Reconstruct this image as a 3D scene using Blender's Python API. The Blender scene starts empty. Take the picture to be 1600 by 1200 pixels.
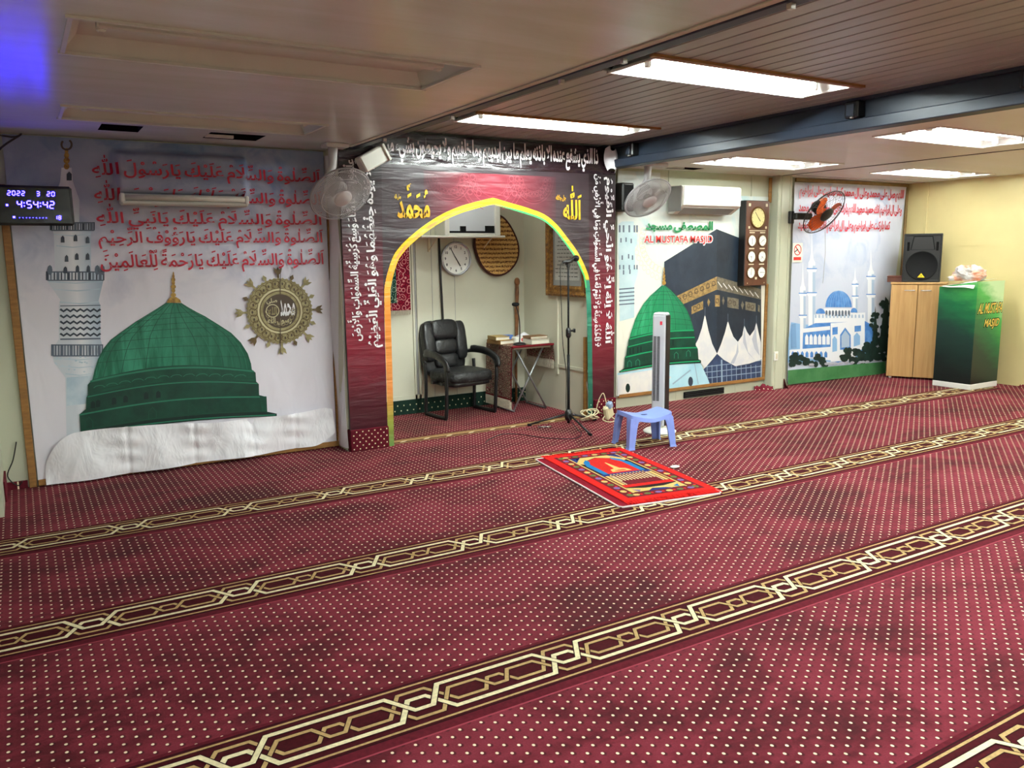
import bpy, bmesh, math, random
import numpy as np
from mathutils import Vector, Matrix
random.seed(7)
SC = bpy.context.scene
COL = SC.collection
PI = math.pi

# ---------------------------------------------------------------- camera
FPX, CAMH = 1273.15, 1.5
YAW, PITCH, ROLL = math.radians(30.998), math.radians(-8.988), math.radians(-0.678)
def cam_axes():
    cy, sy = math.cos(YAW), math.sin(YAW)
    f = Vector((sy*math.cos(PITCH), cy*math.cos(PITCH), math.sin(PITCH)))
    r = Vector((cy, -sy, 0)); u = r.cross(f)
    return r*math.cos(ROLL)+u*math.sin(ROLL), -r*math.sin(ROLL)+u*math.cos(ROLL), f
CR, CU, CF = cam_axes()
cd = bpy.data.cameras.new('camera'); cam = bpy.data.objects.new('camera', cd); COL.objects.link(cam)
cd.sensor_fit = 'HORIZONTAL'; cd.sensor_width = 36; cd.lens = FPX/1600*36
cd.clip_start = 0.02; cd.clip_end = 60
m4 = Matrix((CR, CU, -CF)).transposed().to_4x4(); m4.translation = (0, 0, CAMH); cam.matrix_world = m4
SC.camera = cam
# ---------------------------------------------------------------- world, exposure
w = bpy.data.worlds.new('world'); SC.world = w; w.use_nodes = True
w.node_tree.nodes['Background'].inputs[0].default_value = (.8, .85, 1, 1)
w.node_tree.nodes['Background'].inputs[1].default_value = 0.02
SC.view_settings.view_transform = 'Standard'
SC.view_settings.look = 'None'
SC.view_settings.gamma = 1
SC.view_settings.use_curve_mapping = False
SC.view_settings.exposure = 0.12
TUBE_POWER = 260.0          # brightness of the fluorescent tubes (emission)
LED_POWER = 95.0
SC.cycles.max_bounces = 10
SC.cycles.diffuse_bounces = 6
SC.cycles.glossy_bounces = 5
SC.cycles.sample_clamp_indirect = 6.0

# ---------------------------------------------------------------- places measured in the room
YW, YA, YN = 6.22, 5.97, 7.13         # back wall, front of the arch, back wall of the niche
XE, XL = 9.40, -0.19                  # yellow wall, left corner
ZL, ZS = 2.30, 2.455                  # low ceilings, slatted ceiling
def ray(x, y): return CR*((x-800)/FPX)-CU*((y-600)/FPX)+CF
def WY(x, y, Y=YW-.03):
    d = ray(x, y); t = Y/d.y; return Vector((t*d.x, Y, CAMH+t*d.z))
def WX(x, y, X):
    d = ray(x, y); t = X/d.x; return Vector((X, t*d.y, CAMH+t*d.z))
def FL(x, y, z=0):
    d = ray(x, y); t = (z-CAMH)/d.z; return Vector((t*d.x, t*d.y, z))

# ---------------------------------------------------------------- materials
def lin(c):
    c = c/255.0
    return c/12.92 if c <= .04045 else ((c+.055)/1.055)**2.4
def rgb(r, g, b): return (lin(r), lin(g), lin(b), 1)
class NT:
    def __init__(s, name):
        s.m = bpy.data.materials.new(name); s.m.use_nodes = True
        s.t = s.m.node_tree; s.n = s.t.nodes; s.p = s.n['Principled BSDF']; s.co = None
    def new(s, typ, **kw):
        n = s.n.new(typ)
        for k, v in kw.items(): setattr(n, k, v)
        return n
    def put(s, sock, v):
        if v is None: return
        if hasattr(v, 'is_linked') or isinstance(v, bpy.types.NodeSocket): s.t.links.new(v, sock)
        else: sock.default_value = v
    def math(s, op, a, b=None, c=None):
        n = s.new('ShaderNodeMath', operation=op)
        for i, v in enumerate((a, b, c)): s.put(n.inputs[i], v)
        return n.outputs[0]
    def coord(s):
        if not s.co: s.co = s.new('ShaderNodeTexCoord').outputs['Object']
        return s.co
    def xyz(s):
        n = s.new('ShaderNodeSeparateXYZ'); s.put(n.inputs[0], s.coord()); return n.outputs
    def mapped(s, scale=(1, 1, 1), rot=(0, 0, 0)):
        n = s.new('ShaderNodeMapping'); s.put(n.inputs[0], s.coord())
        n.inputs['Scale'].default_value = scale; n.inputs['Rotation'].default_value = rot
        return n.outputs[0]
    def noise(s, scale, detail=3, rough=.55, vec=None, dist=0):
        n = s.new('ShaderNodeTexNoise'); s.put(n.inputs['Vector'], vec or s.coord())
        n.inputs['Scale'].default_value = scale; n.inputs['Detail'].default_value = detail
        n.inputs['Roughness'].default_value = rough; n.inputs['Distortion'].default_value = dist
        return n.outputs['Fac']
    def mr(s, v, a, b, c=0, d=1):
        n = s.new('ShaderNodeMapRange'); n.clamp = True
        s.put(n.inputs[0], v)
        for i, q in enumerate((a, b, c, d)): n.inputs[i+1].default_value = q
        return n.outputs[0]
    def mix(s, f, a, b):
        n = s.new('ShaderNodeMix', data_type='RGBA'); s.put(n.inputs[0], f); s.put(n.inputs[6], a); s.put(n.inputs[7], b)
        return n.outputs[2]
    def ramp(s, f, pts):
        n = s.new('ShaderNodeValToRGB'); s.put(n.inputs[0], f); e = n.color_ramp.elements
        while len(e) < len(pts): e.new(.5)
        for q, (p, c) in zip(e, pts): q.position = p; q.color = c
        return n.outputs[0]
    def bump(s, h, strength=.3, dist=.01):
        n = s.new('ShaderNodeBump'); s.put(n.inputs['Height'], h)
        n.inputs['Strength'].default_value = strength; n.inputs['Distance'].default_value = dist
        s.put(s.p.inputs['Normal'], n.outputs[0])
    def set(s, color=None, rough=None, spec=None, metal=None):
        s.put(s.p.inputs['Base Color'], color); s.put(s.p.inputs['Roughness'], rough)
        s.put(s.p.inputs['Specular IOR Level'], spec); s.put(s.p.inputs['Metallic'], metal)
        return s.m
def plain(name, c, rough=.5, spec=.5, metal=0, var=.12, scale=6, bump=0, bscale=40, c2=None, stretch=(1, 1, 1)):
    t = NT(name)
    b = c2 or tuple(max(0, v*(1-var)) for v in c[:3])+(1,)
    v = t.mapped(stretch)
    t.set(t.mix(t.mr(t.noise(scale, 4, vec=v), .35, .65), c, b), rough, spec, metal)
    if bump: t.bump(t.noise(bscale, 3, vec=v), bump, .004)
    return t.m
def emit(name, c, strength):
    t = NT(name); t.set((0.02, 0.02, 0.02, 1), .5)
    t.p.inputs['Emission Color'].default_value = c; t.p.inputs['Emission Strength'].default_value = strength
    return t.m
def folds(t, strength=.35):
    # wrinkles of hung vinyl cloth: broad soft folds plus finer creases
    a = t.noise(1.6, 2, vec=t.mapped((1, 1, .45), (0, .5, 0)), dist=.6)
    b = t.noise(5.5, 2, vec=t.mapped((1, 1, .5), (0, -.6, 0)), dist=.8)
    t.bump(t.math('ADD', t.math('MULTIPLY', a, 2.2), t.math('MULTIPLY', b, .35)), strength, .05)
def cloth(name, c, rough=.5, c2=None, scale=8, strength=.3, stretch=(1, 1, 1)):
    t = NT(name)
    t.set(c if c2 is None else t.mix(t.mr(t.noise(scale, 4, vec=t.mapped(stretch)), .38, .62), c, c2), rough, .4)
    folds(t, strength)
    return t.m

M = {}
WHITE = rgb(235, 235, 235)
def carpet():
    t = NT('carpet'); X, Y, Z = t.xyz()
    def dots(ox, oy, sx, sy, hx, hy):
        fx = t.math('SUBTRACT', t.math('FRACT', t.math('ADD', t.math('DIVIDE', X, .0775), ox)), .5)
        fy = t.math('SUBTRACT', t.math('FRACT', t.math('ADD', t.math('DIVIDE', Y, .049), oy)), .5)
        a = t.math('MULTIPLY', t.math('SUBTRACT', fx, sx/.0775), .0775/hx); b = t.math('MULTIPLY', t.math('SUBTRACT', fy, sy/.049), .049/hy)
        return t.math('SQRT', t.math('ADD', t.math('MULTIPLY', a, a), t.math('MULTIPLY', b, b)))
    d = t.math('MINIMUM', dots(0, 0, 0, 0, .0052, .0062), dots(.5, .5, 0, 0, .0052, .0062))
    e = t.math('MINIMUM', dots(0, 0, .003, -.004, .009, .0105), dots(.5, .5, .003, -.004, .009, .0105))  # dark ring off each dot: its shadow painted into the pile colour
    big = t.noise(1.25, 4, .6, vec=t.mapped((1, 1.5, 1), (0, 0, .5)), dist=.5)
    mid = t.noise(5, 5, .65, vec=t.mapped((1, 1.7, 1), (0, 0, -.4)), dist=1.2)
    fine = t.noise(160, 2, .6)
    pile = t.math('ADD', t.math('MULTIPLY', big, .68), t.math('MULTIPLY', mid, .32))
    base = t.ramp(pile, [(.36, rgb(54, 9, 16)), (.45, rgb(82, 18, 29)), (.53, rgb(112, 33, 47)), (.66, rgb(130, 47, 62))])
    base = t.mix(t.mr(fine, .3, .7, 0, .3), base, rgb(66, 13, 22))
    base = t.mix(t.mr(e, 1.15, .7, 0, .75), base, rgb(44, 8, 14))
    col = t.mix(t.mr(d, 1.12, .8), base, rgb(240, 222, 190))
    t.set(col, .9, .15)
    t.p.inputs['Sheen Weight'].default_value = .05; t.p.inputs['Sheen Roughness'].default_value = .5
    t.p.inputs['Sheen Tint'].default_value = rgb(255, 150, 160)
    t.bump(t.math('ADD', fine, t.math('MULTIPLY', big, 2)), .25, .008)
    return t.m
M['carpet'] = carpet()
M['band'] = plain('band_ground', rgb(66, 12, 20), .95, .1, scale=60, var=.35)
M['band_plain'] = plain('band_border', rgb(90, 22, 34), .95, .1, scale=50, var=.3)
M['band_dark'] = plain('band_outline', rgb(40, 7, 12), .95, .1, scale=60)
M['band_cream'] = plain('band_cream', rgb(238, 226, 182), .9, .1, scale=70, var=.25, bump=.3, bscale=120)
M['band_gold'] = plain('band_gold', rgb(190, 160, 108), .9, .1, scale=70, var=.25, bump=.3, bscale=120)
M['seam'] = plain('carpet_seam', rgb(150, 62, 76), .9, .1, scale=40)
M['wallgreen'] = plain('panel_paint', rgb(196, 198, 176), .45, .4, scale=2.2, var=.08, bump=.05, bscale=90)
M['niche'] = plain('niche_paint', rgb(208, 206, 186), .5, .4, scale=2.0, var=.07, bump=.05, bscale=90)
M['yellow'] = plain('yellow_paint', rgb(222, 205, 150), .55, .3, scale=1.5, var=.09, bump=.12, bscale=30)
def ceil(name, c, c2, rough):
    t = NT(name)
    v = t.mapped((.6, 3, 1))
    n = t.noise(1.3, 5, .6, vec=v, dist=.4)
    t.set(t.mix(t.mr(n, .36, .64), c, c2), rough, .5)
    t.bump(t.math('ADD', t.noise(2.2, 2, vec=t.mapped((1, .5, 1))), t.math('MULTIPLY', t.noise(60, 2, vec=v), .03)), .22, .03)
    return t.m
M['ceil_left'] = ceil('ceiling_paint_left', rgb(218, 220, 218), rgb(206, 208, 198), .24)
M['ceil_right'] = ceil('ceiling_paint_right', rgb(238, 238, 234), rgb(232, 232, 220), .35)
M['slat'] = plain('slat_paint', rgb(172, 174, 170), .35, .5, scale=1.5, var=.14, stretch=(6, .4, 1))
M['gap'] = plain('slat_gap', rgb(18, 16, 16), .8, .1)
M['steel'] = plain('beam_paint', rgb(44, 54, 70), .48, .5, scale=5, var=.25, bump=.06, bscale=8)
M['void'] = plain('dark_void', rgb(14, 13, 14), .9, .1)
M['black'] = plain('black_plastic', rgb(22, 22, 24), .4, .5)
M['blackmatte'] = plain('black_matte', rgb(20, 20, 22), .8, .2)
M['white_metal'] = plain('white_enamel', rgb(232, 230, 226), .35, .5, var=.05)
M['old_enamel'] = plain('old_enamel', rgb(210, 210, 204), .4, .5, var=.08, scale=4)
M['white_plastic'] = plain('white_plastic', rgb(238, 238, 228), .4, .5, var=.04)
M['grey_plastic'] = plain('grey_plastic', rgb(160, 160, 158), .45, .5, var=.05)
M['wood_strip'] = plain('wood_strip', rgb(158, 112, 58), .5, .4, scale=12, var=.3, stretch=(1, 1, 6))
M['tube'] = emit('lit_tube', (.90, 1, .955, 1), TUBE_POWER)
M['tube_right'] = emit('lit_tube_right', (.93, 1, .93, 1), TUBE_POWER*.5)
M['tube_niche'] = emit('lit_tube_niche', (.95, 1, .93, 1), TUBE_POWER*.16)
M['led'] = emit('blue_led', (.011, .008, 1, 1), LED_POWER)
M['chrome'] = plain('chrome', rgb(190, 190, 195), .2, .5, 1)
M['screw'] = plain('screw_head', rgb(210, 205, 195), .35, .5, .6)
# ---------------------------------------------------------------- mesh helpers
class MB:
    def __init__(s): s.v = []; s.f = []; s.mi = []; s.mats = []; s.cur = 0; s.smooth = []; s.sm = False
    def use(s, mat, smooth=None):
        if mat not in s.mats: s.mats.append(mat)
        s.cur = s.mats.index(mat)
        if smooth is not None: s.sm = smooth
        return s
    def add(s, vs, fs, M4=None):
        o = len(s.v)
        for v in vs:
            v = Vector(v); s.v.append(tuple(M4 @ v) if M4 else tuple(v))
        for f in fs: s.f.append([o+i for i in f]); s.mi.append(s.cur); s.smooth.append(s.sm)
    def box(s, c, d, rz=0, M4=None, bevel=0):
        x, y, z = d[0]/2, d[1]/2, d[2]/2
        R = Matrix.Translation(c) @ Matrix.Rotation(rz, 4, 'Z')
        if M4: R = M4 @ R
        if bevel:
            b = min(bevel, x*.95, y*.95, z*.95)
            vs = []
            for sx in (-1, 1):
                for sy in (-1, 1):
                    for sz in (-1, 1):
                        vs += [(sx*x, sy*(y-b), sz*(z-b)), (sx*(x-b), sy*y, sz*(z-b)), (sx*(x-b), sy*(y-b), sz*z)]
            bm = bmesh.new(); q = [bm.verts.new(v) for v in vs]
            bmesh.ops.convex_hull(bm, input=q); bm.verts.index_update()
            s.add([v.co for v in bm.verts], [[v.index for v in f.verts] for f in bm.faces], R); bm.free(); return s
        vs = [(-x, -y, -z), (x, -y, -z), (x, y, -z), (-x, y, -z), (-x, -y, z), (x, -y, z), (x, y, z), (-x, y, z)]
        s.add(vs, [(0, 3, 2, 1), (4, 5, 6, 7), (0, 1, 5, 4), (1, 2, 6, 5), (2, 3, 7, 6), (3, 0, 4, 7)], R); return s
    def bx(s, x0, x1, y0, y1, z0, z1, bevel=0):
        return s.box(((x0+x1)/2, (y0+y1)/2, (z0+z1)/2), (abs(x1-x0), abs(y1-y0), abs(z1-z0)), bevel=bevel)
    def quad(s, a, b, c, d): s.add([a, b, c, d], [(0, 1, 2, 3)]); return s
    def tube(s, pts, r, n=8, cap=True, flat=None):
        pts = [Vector(p) for p in pts]; rs = r if isinstance(r, (list, tuple)) else [r]*len(pts)
        vs = []; prev = None
        for i, p in enumerate(pts):
            t = (pts[min(i+1, len(pts)-1)]-pts[max(i-1, 0)]).normalized()
            if prev is None:
                a = t.cross(Vector((0, 0, 1)) if abs(t.z) < .9 else Vector((1, 0, 0))).normalized()
            else:
                a = (prev - t*prev.dot(t)).normalized()
            prev = a; b = t.cross(a)
            fy = flat if flat else 1
            for k in range(n):
                q = 2*PI*k/n; vs.append(p+a*(math.cos(q)*rs[i])+b*(math.sin(q)*rs[i]*fy))
        fs = []
        for i in range(len(pts)-1):
            for k in range(n): fs.append((i*n+k, i*n+(k+1) % n, (i+1)*n+(k+1) % n, (i+1)*n+k))
        if cap: fs.append(tuple(range(n-1, -1, -1))); fs.append(tuple((len(pts)-1)*n+k for k in range(n)))
        o = s.sm; s.sm = True; s.add(vs, fs); s.sm = o; return s
    def lathe(s, prof, n=24, M4=None, a0=0, a1=2*PI):
        full = abs(a1-a0-2*PI) < 1e-6; vs = []; fs = []; m = n if full else n+1
        for (r, z) in prof:
            for k in range(m):
                q = a0+(a1-a0)*k/n; vs.append((r*math.cos(q), r*math.sin(q), z))
        for i in range(len(prof)-1):
            for k in range(n):
                k2 = (k+1) % m; fs.append((i*m+k, i*m+k2, (i+1)*m+k2, (i+1)*m+k))
        o = s.sm; s.sm = True; s.add(vs, fs, M4); s.sm = o; return s
    def prism(s, poly, h, M4=None):
        """poly in xy, extruded from z=0 to h (h may be 0: a flat face)"""
        bm = bmesh.new(); vs = [bm.verts.new((p[0], p[1], 0)) for p in poly]; f = bm.faces.new(vs); f.normal_update()
        tri = bmesh.ops.triangulate(bm, faces=[f])['faces']; bm.verts.index_update()
        T = [[v.index for v in t.verts] for t in tri]; bm.free(); n = len(poly)
        if not h: s.add([(p[0], p[1], 0) for p in poly], T, M4); return s
        vs = [(p[0], p[1], 0) for p in poly]+[(p[0], p[1], h) for p in poly]
        fs = [t[::-1] for t in T]+[[i+n for i in t] for t in T]+[(i, (i+1) % n, n+(i+1) % n, n+i) for i in range(n)]
        s.add(vs, fs, M4); return s
    def grid(s, nx, ny, fn):
        vs = [fn(i/nx, j/ny) for j in range(ny+1) for i in range(nx+1)]
        fs = [(j*(nx+1)+i, j*(nx+1)+i+1, (j+1)*(nx+1)+i+1, (j+1)*(nx+1)+i) for j in range(ny) for i in range(nx)]
        o = s.sm; s.sm = True; s.add(vs, fs); s.sm = o; return s
    def build(s, name, parent=None, origin=None, label=None, fix=True):
        """origin (world) becomes the object's own origin when it has no parent"""
        me = bpy.data.meshes.new(name)
        o = Vector(origin) if origin is not None else Vector((0, 0, 0))
        me.from_pydata([tuple(Vector(v)-o) for v in s.v], [], s.f)
        for mm in s.mats: me.materials.append(mm)
        me.polygons.foreach_set('material_index', s.mi); me.polygons.foreach_set('use_smooth', s.smooth)
        if fix:
            bm = bmesh.new(); bm.from_mesh(me); bmesh.ops.recalc_face_normals(bm, faces=bm.faces); bm.to_mesh(me); bm.free()
        me.update()
        ob = bpy.data.objects.new(name, me); COL.objects.link(ob)
        if parent: ob.parent = parent
        ob.location = o
        if label: ob['label'] = label
        return ob
def mb(mat=None, smooth=False):
    q = MB()
    if mat: q.use(mat, smooth)
    return q
def tag(o, label, cat, group=None, kind=None):
    o['label'] = label; o['category'] = cat
    if group: o['group'] = group
    if kind: o['kind'] = kind
    return o
def thing(name, label, cat, loc, rz=0, group=None):
    o = bpy.data.objects.new(name, None); COL.objects.link(o); o.empty_display_size = .1
    o.location = loc; o.rotation_euler = (0, 0, rz)
    return tag(o, label, cat, group)
def structure(o): o['kind'] = 'structure'; return o
def dup(root, loc, rz=None, label=None):
    r = root.copy(); COL.objects.link(r); r.location = loc
    if rz is not None: r.rotation_euler = (0, 0, rz)
    if label: r['label'] = label
    for ch in root.children:
        c = ch.copy(); COL.objects.link(c); c.parent = r
        for g in ch.children:
            d = g.copy(); COL.objects.link(d); d.parent = c
    return r
def ellipse(cx, cy, rx, ry, n=28, a0=0, a1=2*PI):
    return [(cx+rx*math.cos(a0+(a1-a0)*k/n), cy+ry*math.sin(a0+(a1-a0)*k/n)) for k in range(n)]
def smooth_path(pts, n=6):
    pts = [Vector(p) for p in pts]; out = []
    for i in range(len(pts)-1):
        p0 = pts[max(i-1, 0)]; p1 = pts[i]; p2 = pts[i+1]; p3 = pts[min(i+2, len(pts)-1)]
        for k in range(n):
            t = k/n
            out.append(.5*((2*p1)+(p2-p0)*t+(2*p0-5*p1+4*p2-p3)*t*t+(-p0+3*p1-3*p2+p3)*t**3))
    out.append(pts[-1]); return out

# ---------------------------------------------------------------- flat artwork printed on a vertical cloth
class Art(MB):
    """Shapes printed on a hung cloth. Coordinates are (x, z) in the room; each layer lies a hair in front of the last."""
    def __init__(s, Y, step=.0004):
        super().__init__(); s.Y = Y; s.step = step; s.layer = 0; s.front = None
    def pos(s, x, z):
        y = s.Y-s.layer*s.step
        if s.front: y = s.front(x, z, y)
        return (x, y, z)
    def nl(s): s.layer += 1; return s
    def poly(s, pts, mat):
        s.use(mat, False); s.layer += .08
        bm = bmesh.new(); vs = [bm.verts.new((p[0], p[1], 0)) for p in pts]; f = bm.faces.new(vs); f.normal_update()
        tri = bmesh.ops.triangulate(bm, faces=[f])['faces']; bm.verts.index_update()
        T = [[v.index for v in t.verts] for t in tri]; bm.free()
        s.add([s.pos(*p) for p in pts], T); return s
    def px(s, pts, mat):
        return s.poly([(v.x, v.z) for v in (WY(x, y, s.Y) for x, y in pts)], mat)
    def pxl(s, pts, wid, mat):
        return s.line([(v.x, v.z) for v in (WY(x, y, s.Y) for x, y in pts)], wid, mat)
    def rect(s, x0, x1, z0, z1, mat): return s.poly([(x0, z0), (x1, z0), (x1, z1), (x0, z1)], mat)
    def ell(s, cx, cz, rx, rz, mat, n=28): return s.poly(ellipse(cx, cz, rx, rz, n), mat)
    def line(s, pts, wid, mat, closed=False):
        s.use(mat, False); s.layer += .08; P = [Vector((p[0], p[1])) for p in pts]; n = len(P)
        w = wid if isinstance(wid, (list, tuple)) else [wid]*n; vs = []
        for i in range(n):
            a = P[(i-1) % n] if closed or i > 0 else P[i]; b = P[(i+1) % n] if closed or i < n-1 else P[i]
            t = (b-a); t = t.normalized() if t.length > 1e-9 else Vector((1, 0)); nn = Vector((-t.y, t.x))*(w[i]/2)
            vs += [P[i]+nn, P[i]-nn]
        k = n if closed else n-1
        s.add([s.pos(v.x, v.y) for v in vs], [(2*i, 2*i+1, (2*i+3) % (2*n), (2*i+2) % (2*n)) for i in range(k)]); return s
    def ring(s, cx, cz, r0, r1, mat, n=40):
        s.use(mat, False); s.layer += .08; vs = []
        for k in range(n):
            q = 2*PI*k/n
            for r in (r0, r1): vs.append(s.pos(cx+r*math.cos(q), cz+r*math.sin(q)))
        s.add(vs, [(2*k, 2*k+1, (2*k+3) % (2*n), (2*k+2) % (2*n)) for k in range(n)]); return s
    def glyphs(s, run, mat, x0, x1, z0, z1, rot=0, keep=None):
        """a laid-out text run stretched into the box; rot=+1: reads upwards (turned left), -1: turned right"""
        vs, fs, (a0, b0, a1, b1) = run; s.use(mat, False); s.layer += 1; out = []
        for (u, v) in vs:
            u = (u-a0)/(a1-a0); v = (v-b0)/(b1-b0)
            if rot == 1: u, v = 1-v, u
            elif rot == -1: u, v = v, 1-u
            out.append(s.pos(x0+(x1-x0)*u, z0+(z1-z0)*v))
        s.add(out, fs); return s

# ---------------------------------------------------------------- lettering (joined Arabic, Latin) as flat meshes
_FORMS = {}
def _forms():
    c = 0xFE81
    two = {0x622: 2, 0x623: 2, 0x624: 2, 0x625: 2}
    order = [0x622, 0x623, 0x624, 0x625, 0x626, 0x627, 0x628, 0x629]+list(range(0x62A, 0x63B))+list(range(0x641, 0x64B))
    duo = {0x622, 0x623, 0x624, 0x625, 0x627, 0x629, 0x62F, 0x630, 0x631, 0x632, 0x648, 0x649}
    for ch in order:
        n = 2 if ch in duo else 4
        _FORMS[chr(ch)] = [chr(c+k) for k in range(n)]; c += n
_forms()
_LA = {'\u0622': 0xFEF5, '\u0623': 0xFEF7, '\u0625': 0xFEF9, '\u0627': 0xFEFB}
_MARK = set('\u064B\u064C\u064D\u064E\u064F\u0650\u0651\u0652\u0670')
_GC = {}
_tc = None
def glyph(ch, off):
    global _tc
    if (ch, off) in _GC: return _GC[(ch, off)]
    if _tc is None:
        c = bpy.data.curves.new('type_sample', 'FONT'); _tc = bpy.data.objects.new('type_sample', c); COL.objects.link(_tc)
        c.resolution_u = 3
    c = _tc.data; c.offset = 0
    def mesh(body):
        c.body = body; bpy.context.view_layer.update()
        e = _tc.evaluated_get(bpy.context.evaluated_depsgraph_get()); m = e.to_mesh()
        vs = [(v.co.x, v.co.y) for v in m.vertices]; m.calc_loop_triangles()
        fs = [tuple(t.vertices) for t in m.loop_triangles]; e.to_mesh_clear(); return vs, fs
    adv = min(v[0] for v in mesh(ch+'|')[0] if True) if ch == ' ' else None
    base = min(v[0] for v in mesh('|')[0])
    if ch == ' ': vs, fs = [], []; adv = max(v[0] for v in mesh('| |')[0])-max(v[0] for v in mesh('||')[0])
    else:
        two = max(v[0] for v in mesh(ch+'|')[0]); one = max(v[0] for v in mesh('|')[0]); adv = two-one
        c.offset = off; vs, fs = mesh(ch); c.offset = 0
    _GC[(ch, off)] = (vs, fs, adv); return _GC[(ch, off)]
def layout(items):
    V = []; F = []
    for vs, fs, dx, dy in items:
        o = len(V); V += [(x+dx, y+dy) for x, y in vs]; F += [tuple(o+i for i in f) for f in fs]
    xs = [v[0] for v in V]; ys = [v[1] for v in V]
    return V, F, (min(xs), min(ys), max(xs), max(ys))
def arabic(text, off=0.012, sx=.25):
    """lays the text out right to left, joined, with its vowel marks"""
    seq = []                                  # (letter, marks)
    for ch in text:
        if ch in _MARK and seq: seq[-1][1].append(ch)
        else: seq.append([ch, []])
    out = []; i = 0
    while i < len(seq):                       # lam-alef ligatures
        ch, mk = seq[i]
        if ch == '\u0644' and i+1 < len(seq) and seq[i+1][0] in _LA:
            out.append(['LA'+seq[i+1][0], mk+seq[i+1][1]]); i += 2
        else: out.append([ch, mk]); i += 1
    def joins_next(c): return c in _FORMS and len(_FORMS[c]) == 4
    def joins_prev(c): return c in _FORMS or c.startswith('LA')
    items = []; x = 0
    for k, (c, mk) in enumerate(out):
        pj = k > 0 and joins_next(out[k-1][0]) and joins_prev(c)
        nj = k+1 < len(out) and joins_next(c) and joins_prev(out[k+1][0])
        if c.startswith('LA'): g = chr(_LA[c[2]]+(1 if pj else 0))
        elif c in _FORMS:
            f = _FORMS[c]; g = f[(3 if nj else 1) if pj else (2 if nj else 0)] if len(f) == 4 else f[1 if pj else 0]
        else: g = c
        vs, fs, adv = glyph(g, off)
        if c == ' ': x -= adv*.55; continue
        x -= adv; items.append((vs, fs, x, 0))
        if mk:
            xs = [v[0] for v in vs]; ys = [v[1] for v in vs]; cx = x+(min(xs)+max(xs))/2; top = max(ys); lo = min(ys)
            up = max(.60, top+.05); dn = min(-.05, lo-.05)
            for q in mk:
                mv, mf, _ = glyph(q, off*.6)
                if not mv: continue
                mx = [v[0] for v in mv]; my = [v[1] for v in mv]
                if q in '\u0650\u064D': dy = dn-max(my)
                else: dy = up-min(my); up += (max(my)-min(my))+.04
                items.append((mv, mf, cx-(min(mx)+max(mx))/2, dy))
    return layout(items)
def latin(text, off=0.02, gap=0):
    items = []; x = 0
    for ch in text:
        vs, fs, adv = glyph(ch, off)
        if vs: items.append((vs, fs, x, 0))
        x += adv+gap
    return layout(items)
# ================================================================= THE SETTING
XF, YB = -1.6, -3.5                      # far left wall, wall behind
BANDS = [(6.03, None), (4.935, .42), (3.655, 1.338), (2.365, 1.043), (1.14, .75), (-.12, .4), (-1.4, .2), (-2.65, .6)]
def carpet_band(q, yc, ph, x0, x1, z0=.0006):
    h = .00022
    def strip(a, b, mat, k):
        q.use(mat); z = z0+h*k; q.quad((x0, yc+a, z), (x1, yc+a, z), (x1, yc+b, z), (x0, yc+b, z))
    strip(-.185, .16, M['band_plain'], 0); strip(-.192, -.184, M['seam'], 1)
    strip(-.142, .142, M['band_dark'], 1); strip(-.136, .136, M['band'], 2)
    for sg in (-1, 1): strip(sg*.122-.0075, sg*.122+.0075, M['band_dark'], 3); strip(sg*.122-.005, sg*.122+.005, M['band_gold'], 4)
    L = .6
    a = [(-.1, .08), (-.033, -.033), (.033, -.033), (.1, .08), (L-.1, .08)]
    c = [(-.05, .082), (.05, .082), (.125, -.04), (.235, -.04), (.275, .028), (.325, .028), (.365, -.04), (.475, -.04), (L-.05, .082)]
    n0 = math.floor((x0-ph)/L)-1; n1 = math.ceil((x1-ph)/L)+1
    for k, (pts, sg, wd, mat) in enumerate([(c, 1, .0145, 'band_gold'), (c, -1, .0145, 'band_gold'), (a, -1, .0185, 'band_cream'), (a, 1, .0185, 'band_cream')]):
        P = []
        for n in range(n0, n1): P += [(ph+n*L+s, yc+sg*t) for s, t in pts]
        P = [p for i, p in enumerate(P) if i == 0 or (p[0]-P[i-1][0]) > 1e-5]
        # clip to the strip
        C = []
        for i in range(len(P)-1):
            (xa, ya), (xb, yb) = P[i], P[i+1]
            if xb <= x0 or xa >= x1: continue
            f0 = max(0, (x0-xa)/(xb-xa)); f1 = min(1, (x1-xa)/(xb-xa))
            if not C: C.append((xa+(xb-xa)*f0, ya+(yb-ya)*f0))
            C.append((xa+(xb-xa)*f1, ya+(yb-ya)*f1))
        for ww, mm, dz in ((wd+.008, M['band_dark'], 0), (wd, M[mat], 1)):
            q.use(mm); z = z0+h*(5+2*k+dz); vs = []; n = len(C)
            for i in range(n):
                A = Vector(C[max(i-1, 0)]); B = Vector(C[min(i+1, n-1)])
                d1 = (Vector(C[i])-A).normalized() if i > 0 else (B-Vector(C[i])).normalized()
                d2 = (B-Vector(C[i])).normalized() if i < n-1 else d1
                t = (d1+d2).normalized(); nn = Vector((-t.y, t.x)); co = max(.6, nn.dot(Vector((-d1.y, d1.x))))
                nn = nn*(ww/2/co); vs += [(C[i][0]+nn.x, C[i][1]+nn.y, z), (C[i][0]-nn.x, C[i][1]-nn.y, z)]
            q.add(vs, [(2*i, 2*i+1, 2*i+3, 2*i+2) for i in range(n-1)])
q = mb(M['carpet'])
q.quad((XF, YB, 0), (XE, YB, 0), (XE, YW+.95, 0), (XF, YW+.95, 0))
for yc, ph in BANDS:
    if ph is not None: carpet_band(q, yc, ph, XF, 9.1 if yc > 4 else XE)
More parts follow.
